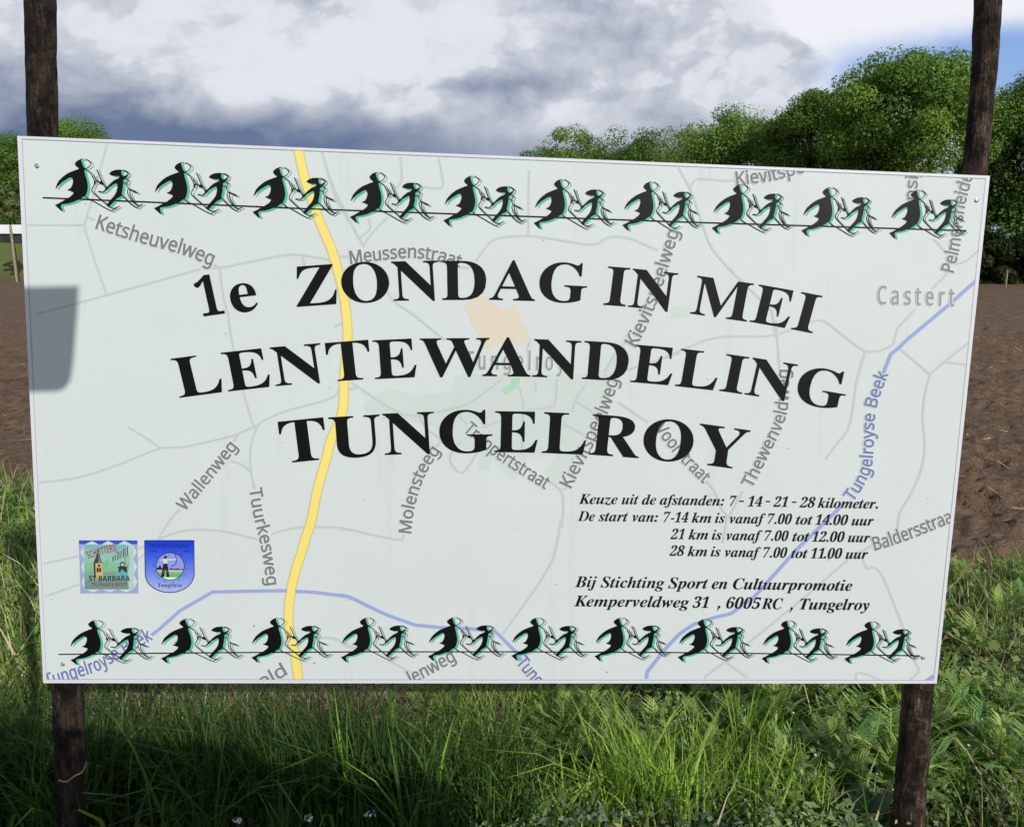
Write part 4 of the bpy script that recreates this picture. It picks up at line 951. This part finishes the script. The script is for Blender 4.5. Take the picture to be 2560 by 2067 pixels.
# shorter grass behind it, sunlight put into its paler greens
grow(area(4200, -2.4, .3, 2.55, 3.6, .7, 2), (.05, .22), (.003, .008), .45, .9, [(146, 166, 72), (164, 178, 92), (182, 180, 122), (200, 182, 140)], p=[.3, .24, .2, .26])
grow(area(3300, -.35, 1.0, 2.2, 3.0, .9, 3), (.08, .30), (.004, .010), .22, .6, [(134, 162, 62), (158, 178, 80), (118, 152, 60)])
grow(area(3800, .6, 3.0, 2.1, 4.9, .8, 5), (.06, .3), (.003, .010), .35, .7, G_LT + G_DK + G_DRY[:1])
for x, y in ((.36, 2.3), (.5, 2.25), (.78, 2.5), (1.45, 2.6), (-.05, 2.45), (.95, 2.75)):     # a few tall tufts
    grow(np.array([x, y]) + rng.normal(size=(60, 2)) * .035, (.2, .46), (.005, .012), .4, .8, [(120, 150, 52), (140, 164, 70), (104, 134, 50)])
grow(area(4600, -4.2, -1.5, 2.9, 6.2, .6, 6), (.12, .4), (.005, .011), .3, .7, G_LT + G_DK + G_DRY)
grow(area(2600, 2.0, 4.4, 3.0, 5.4, .6, 7), (.1, .34), (.004, .010), .35, .7, G_LT + G_DK + G_DRY)
grow(area(7000, -2.4, 2.6, 2.05, 3.4, .5, 8), (.03, .10), (.004, .010), .7, .8, G_DK + G_LT + G_DRY[:1])
# the same verge runs on past both edges of the view
grow(area(7000, 1.2, 4.8, 1.5, 5.0, .6, 31, 1.6), (.08, .34), (.005, .012), .4, .8, G_LT + G_DK + G_DRY)
grow(area(7000, -5.4, -1.2, 1.5, 6.0, .6, 32, 1.6), (.12, .40), (.005, .012), .35, .8, G_LT + G_DK + G_DRY[:1])
V = []; Q = []; C = []; nb = 0
for v, q, c in batch: V.append(v); Q.append(q + nb); C.append(c); nb += len(v)
tag(np_obj("grass", np.concatenate(V), np.concatenate(Q), m_blade, col=np.concatenate(C)), "long green grass growing on the verge below the sign", "grass", kind='stuff')
# dead straw-coloured grass lying between
batch = []
def patch(n, x, y, r): a = rng.normal(size=(n, 2)) * r; return np.stack([x + a[:, 0], y + a[:, 1] * .6], 1)
for x, y, r, n in ((-.62, 2.8, .22, 1100), (-.2, 2.88, .2, 1000), (-1.2, 2.85, .25, 700), (.25, 2.7, .12, 240), (-.02, 2.75, .12, 160), (-2.1, 3.6, .25, 500), (.45, 2.62, .1, 160), (1.9, 2.9, .2, 300), (-1.5, 3.1, .2, 200), (1.1, 2.45, .12, 160)):
    P = patch(n, x, y, r); grow(P, (.08, .3), (.003, .006), .9, 1.1, G_DRY + [(120, 96, 70)], lo=.6)
V = []; Q = []; C = []; nb = 0
for v, q, c in batch: V.append(v); Q.append(q + nb); C.append(c); nb += len(v)
tag(np_obj("dry_grass", np.concatenate(V), np.concatenate(Q), m_blade, col=np.concatenate(C)), "tufts of dead straw-coloured grass among the green", "grass", kind='stuff')

# low broad-leaved ground cover: small lobed leaves close to the earth
m_herb = leaf_mat("herb_leaves", rough=0.55, trans=0.22, var=0.3, scale=5, cool=1.4)
def lobed(n, P, z, size, tilt, col, lobes=5):
    k = lobes * 2; th = np.linspace(0, 2 * math.pi, k, endpoint=False); rad = np.where(np.arange(k) % 2 == 0, 1.0, .62)
    Nn = np.stack([rng.normal(size=n) * tilt, rng.normal(size=n) * tilt - .25, np.ones(n)], 1); Nn /= np.linalg.norm(Nn, axis=1)[:, None]
    T = np.cross(Nn, unit(n)); T /= np.linalg.norm(T, axis=1)[:, None]; B = np.cross(Nn, T)
    C_ = np.stack([P[:, 0], P[:, 1], ground_h(P[:, 0], P[:, 1]) + z], 1)
    V = C_[:, None] + (T[:, None] * (np.cos(th) * rad)[None, :, None] + B[:, None] * (np.sin(th) * rad)[None, :, None]) * size[:, None, None]
    V += Nn[:, None] * (np.where(np.arange(k) % 2 == 0, -.16, .05)[None, :, None] * size[:, None, None])
    return V.reshape(-1, 3), np.arange(n * k).reshape(n, k), col
parts = []
for n, ar, zr, sr, cols in ((600, (.0, 2.4, 2.05, 3.0), (.02, .12), (.006, .015), [(96, 118, 62), (112, 132, 70), (80, 106, 56)]), (420, (.02, .7, 2.1, 2.34), (.03, .12), (.006, .014), [(96, 110, 78), (84, 100, 68)]),
                            (2200, (-2.3, .2, 2.05, 3.5), (.01, .07), (.008, .018), [(84, 108, 48), (100, 120, 58)]), (2600, (-4.0, -1.6, 3.0, 6.0), (.03, .22), (.012, .028), [(86, 116, 48), (104, 130, 56)]),
                            (2600, (1.5, 4.2, 2.8, 5.0), (.02, .22), (.01, .026), [(92, 116, 54), (112, 128, 62)])):
    P = area(n, *ar, .5, 11); parts.append(lobed(n, P, rng.uniform(*zr, n), rng.uniform(*sr, n), .55, tints(n, cols)))
herbs = []
for n, ar, zr, sr, cols in ((15000, (-.1, 2.6, 2.05, 3.2), (.01, .22), (.016, .044), [(112, 134, 70), (132, 150, 82), (96, 122, 62), (122, 132, 92)]), (3500, (1.4, 4.2, 2.8, 5.0), (.02, .28), (.02, .06), [(116, 138, 66), (136, 148, 76), (146, 128, 70)]),
                            (3200, (-4.0, -1.6, 3.0, 6.0), (.03, .28), (.02, .06), [(100, 130, 54), (122, 146, 66)]), (2600, (-2.2, .1, 2.1, 3.4), (.01, .12), (.015, .04), [(84, 108, 48), (104, 124, 60)])):
    P = area(n, *ar, .8, 27); z = rng.uniform(*zr, n) * np.clip(.5 + .7 * vnoise(P * 5, 41), .1, 1.2)
    Nn = unit(n) * .8 + np.array([.25, -.35, .75]); Nn /= np.linalg.norm(Nn, axis=1)[:, None]
    herbs.append(leaf_quads(np.stack([P[:, 0], P[:, 1], ground_h(P[:, 0], P[:, 1]) + z], 1), Nn, rng.uniform(*sr, n), tints(n, cols), .42))
for x0, x1 in ((1.2, 4.8), (-5.4, -1.2)):
    n = 3000; P = area(n, x0, x1, 1.5, 5.6, .6, 33, 1.6); z = rng.uniform(.01, .2, n)
    Nn = unit(n) * .8 + np.array([.25, -.35, .75]); Nn /= np.linalg.norm(Nn, axis=1)[:, None]
    herbs.append(leaf_quads(np.stack([P[:, 0], P[:, 1], ground_h(P[:, 0], P[:, 1]) + z], 1), Nn, rng.uniform(.02, .055, n), tints(n, [(112, 134, 70), (96, 122, 62)]), .42))
V = []; Q = []; C = []; nb = 0
for v, q, c in herbs: V.append(v); Q.append(q + nb); C.append(c); nb += len(v)
tag(np_obj("herb_leaves", np.concatenate(V), np.concatenate(Q), m_herb, col=np.concatenate(C)), "small pointed weed leaves filling the verge between the grasses", "weeds", kind='stuff')
V = []; Q = []; C = []; nb = 0
for v, q, c in parts: V.append(v); Q.append(q + nb); C.append(c); nb += len(v)
tag(np_obj("ground_cover", np.concatenate(V), np.concatenate(Q), m_herb, col=np.concatenate(C)), "low lobed leaves carpeting the verge between the grasses", "ground cover", kind='stuff')

# feathery tansy: each plant a tuft of fronds, each frond a midrib with toothed leaflets
def frond(L, n_pairs, arch, az_, rise, hue):
    V, Q, C = [], [], []; nb = 0
    d = np.array([math.cos(az_), math.sin(az_), 0]); s = np.array([-math.sin(az_), math.cos(az_), 0]); up = np.array([0, 0, 1.0])
    def at(f): return d * L * (f * math.cos(rise) + .0) + up * L * (f * math.sin(rise) - arch * f * f)
    def add(q4, c):
        nonlocal nb
        V.extend(q4); Q.append([nb, nb + 1, nb + 2, nb + 3]); C.append(c); nb += 4
    for i in range(6):
        a, c = at(i / 6), at((i + 1) / 6); w_ = .0018
        add([a - s * w_, a + s * w_, c + s * w_, c - s * w_], hue * 1.05)
    for i in range(n_pairs):
        f = .22 + .78 * i / n_pairs; p = at(f); tan = at(f + .04) - at(f); tan /= np.linalg.norm(tan)
        l = L * .30 * math.sin(math.pi * min(1, .18 + .86 * (1 - f)) ** .9) * rng.uniform(.85, 1.1) + .004
        for sg in (-1, 1):
            ld = s * sg * .82 + tan * .55 + up * rng.uniform(-.15, .2); ld /= np.linalg.norm(ld); lw = np.cross(ld, up); lw /= np.linalg.norm(lw); ww = l * .105
            hc = hue * rng.uniform(.85, 1.15)
            q0, q1, q2, q3 = p, p + ld * l * .4, p + ld * l * .72, p + ld * l
            add([q0 - lw * ww * .3, q0 + lw * ww * .3, q1 + lw * ww, q1 - lw * ww], hc)
            add([q1 - lw * ww * .7, q1 + lw * ww * .7, q2 + lw * ww * .9, q2 - lw * ww * .9], hc)
            add([q2 - lw * ww * .6, q2 + lw * ww * .6, q3 + lw * ww * .08, q3 - lw * ww * .08], hc)
    return np.array(V), np.array(Q), np.array(C)
def tansy_mesh(n_f, Lr, hue):
    parts = []
    for k in range(n_f):
        h = np.array(lin(*hue)) * rng.uniform(.75, 1.2); L = rng.uniform(*Lr)
        v, q, c = frond(L, 9, rng.uniform(.15, .5), rng.uniform(0, 2 * math.pi), R(rng.uniform(28, 80)), h)
        v = v + np.array([rng.normal() * .015, rng.normal() * .015, rng.uniform(0, .10)]); c[:, 3] = 1; parts.append((v, q, c))
    V = []; Q = []; C = []; nb = 0
    for v, q, c in parts: V.append(v); Q.append(q + nb); C.append(c); nb += len(v)
    return np.concatenate(V), np.concatenate(Q), np.concatenate(C)
GREENS = [(124, 154, 70), (142, 166, 84), (116, 150, 80), (158, 172, 90)]
protos = []
TLAB = "feathery green tansy plant with toothed leaflets growing thickly below and right of the sign"
for k in range(5):
    o = np_obj("tansy_plant", *[a for a in tansy_mesh(24 + k, (.085, .15), GREENS[k % 4])][:2], m_herb)
    protos.append(o)
for o in protos:                                   # tints need the same random run, so set them here
    n = len(o.data.polygons); c = tints(n // 60 + 1, GREENS, .7, 1.15); c = np.repeat(c, 60, 0)[:n]
    a = o.data.color_attributes.new('tint', 'FLOAT_COLOR', 'CORNER'); a.data.foreach_set('color', np.repeat(c.astype(np.float32), 4, 0).ravel())
spots = [tuple(p) for p in np.concatenate([area(120, .1, 1.4, 2.45, 3.15, .3, 14), area(40, .7, 1.9, 2.32, 2.9, .3, 15), area(66, 1.4, 3.0, 2.5, 4.2, .3, 16), area(20, -.4, .4, 2.75, 3.3, 0, 17), area(12, -3.6, -1.9, 3.2, 5.0, 0, 18)])]
for i, (x, y) in enumerate(spots):
    if i < len(protos): o = protos[i]
    else: o = protos[i % len(protos)].copy(); COL.objects.link(o)
    s = rng.uniform(.75, 1.2) * (1.15 if x > 1.15 else 1.0); o.scale = (s, s, s * 1.1 * rng.uniform(.8, 1.15)); o.rotation_euler = (0, 0, rng.uniform(0, 6.28))
    o.location = (x, y, float(ground_h([x], [y])[0]) - .005)
    tag(o, TLAB, "plant", "tansy plants on the verge")

# a few toothed thistle rosettes low on the right
def rosette(n_l, L):
    V, Q, C = [], [], []; nb = 0
    for k in range(n_l):
        a = k * 2.4; d = np.array([math.cos(a), math.sin(a), 0]); s = np.array([-d[1], d[0], 0]); rise = R(rng.uniform(25, 70)); l = L * rng.uniform(.7, 1.1)
        hue = np.array(lin(96, 118, 76)) * rng.uniform(.8, 1.15); hue[3] = 1; prev = None
        for i in range(9):
            f = i / 8; c = d * l * f * math.cos(rise) + np.array([0, 0, 1]) * l * (f * math.sin(rise) - .3 * f * f)
            w_ = l * (.04 + .13 * math.sin(math.pi * min(.98, f * .9 + .08))) * (1.15 if i % 2 else .78)
            cur = (c - s * w_ + np.array([0, 0, w_ * .3]), c, c + s * w_ + np.array([0, 0, w_ * .3]))
            if prev:
                for j in (0, 1): V += [prev[j], prev[j + 1], cur[j + 1], cur[j]]; Q.append([nb, nb + 1, nb + 2, nb + 3]); C.append(hue); nb += 4
            prev = cur
    return np.array(V), np.array(Q), np.array(C)
v, q, c = rosette(11, .2); ros = np_obj("thistle_rosette", v, q, m_herb, col=c)
for i, (x, y) in enumerate([(1.0, 2.34), (1.12, 2.24), (.86, 2.28), (1.24, 2.5), (.62, 2.3), (1.62, 2.62), (.7, 2.46)]):
    o = ros if i == 0 else ros.copy()
    if i: COL.objects.link(o)
    s = rng.uniform(.7, 1.1); o.scale = (s, s, s); o.rotation_euler = (0, 0, rng.uniform(0, 6)); o.location = (x, y, float(ground_h([x], [y])[0]))
    tag(o, "grey-green rosette of toothed thistle leaves low on the verge right of the middle", "plant", "thistle rosettes on the verge")

# white cress flowers at the bottom, each a thin stem with a head of tiny petals
m_petal, t, b = mat("white_petals", lin(236, 236, 232), 0.6, 0.2)
m_stem, t, b = mat("green_stem", lin(88, 104, 56), 0.7, 0.2)
def flower(label, pxl, py, Y):
    p = pix_at(pxl, py, Y); g = float(ground_h([p.x], [Y])[0]); root = empty("white_flower", (p.x, Y, g)); tag(root, label, "flower", "white cress flowers in the shade at the bottom")
    hgt = p.z - g; V, Q = join([tube((0, 0, -.02), (.004, 0, hgt), .0018, .0012, 6, .003, 5)] + [tube((.004, 0, hgt - .015 * k), (.004 + .02 * math.cos(k * 2.4), .02 * math.sin(k * 2.4), hgt - .015 * k + .012), .0007, .0006, 5, 0, 1) for k in range(1, 6)])
    np_obj("stem", V, Q, m_stem, root)
    n = 22; u = unit(n); u[:, 2] = np.abs(u[:, 2]); P = np.array([.004, 0, hgt]) + u * np.array([.020, .020, .011]) * rng.uniform(.4, 1, (n, 1))
    V, Q, _ = leaf_quads(P, u, rng.uniform(.007, .011, n), None, 1.0); np_obj("flower_head", V, Q, m_petal, root)
flower("round white flower head in the dark grass, leftmost of three", 590, 2050, 2.16)
flower("small white flower spray between the two rounder flower heads", 770, 2044, 2.16)
flower("brightest white flower head, nearest the bottom middle", 921, 2034, 2.17)
n = 95; P = np.concatenate([area(70, .55, 2.3, 2.1, 3.0, .3, 21), area(25, -2.0, .5, 2.3, 3.2, .3, 22)])
V, Q, C = lobed(n, P, rng.uniform(.06, .2, n), rng.uniform(.003, .0065, n), .6, None)
tag(np_obj("white_blossoms", V, Q, m_petal), "tiny white blossoms dotted over the verge plants", "blossoms", kind='stuff')
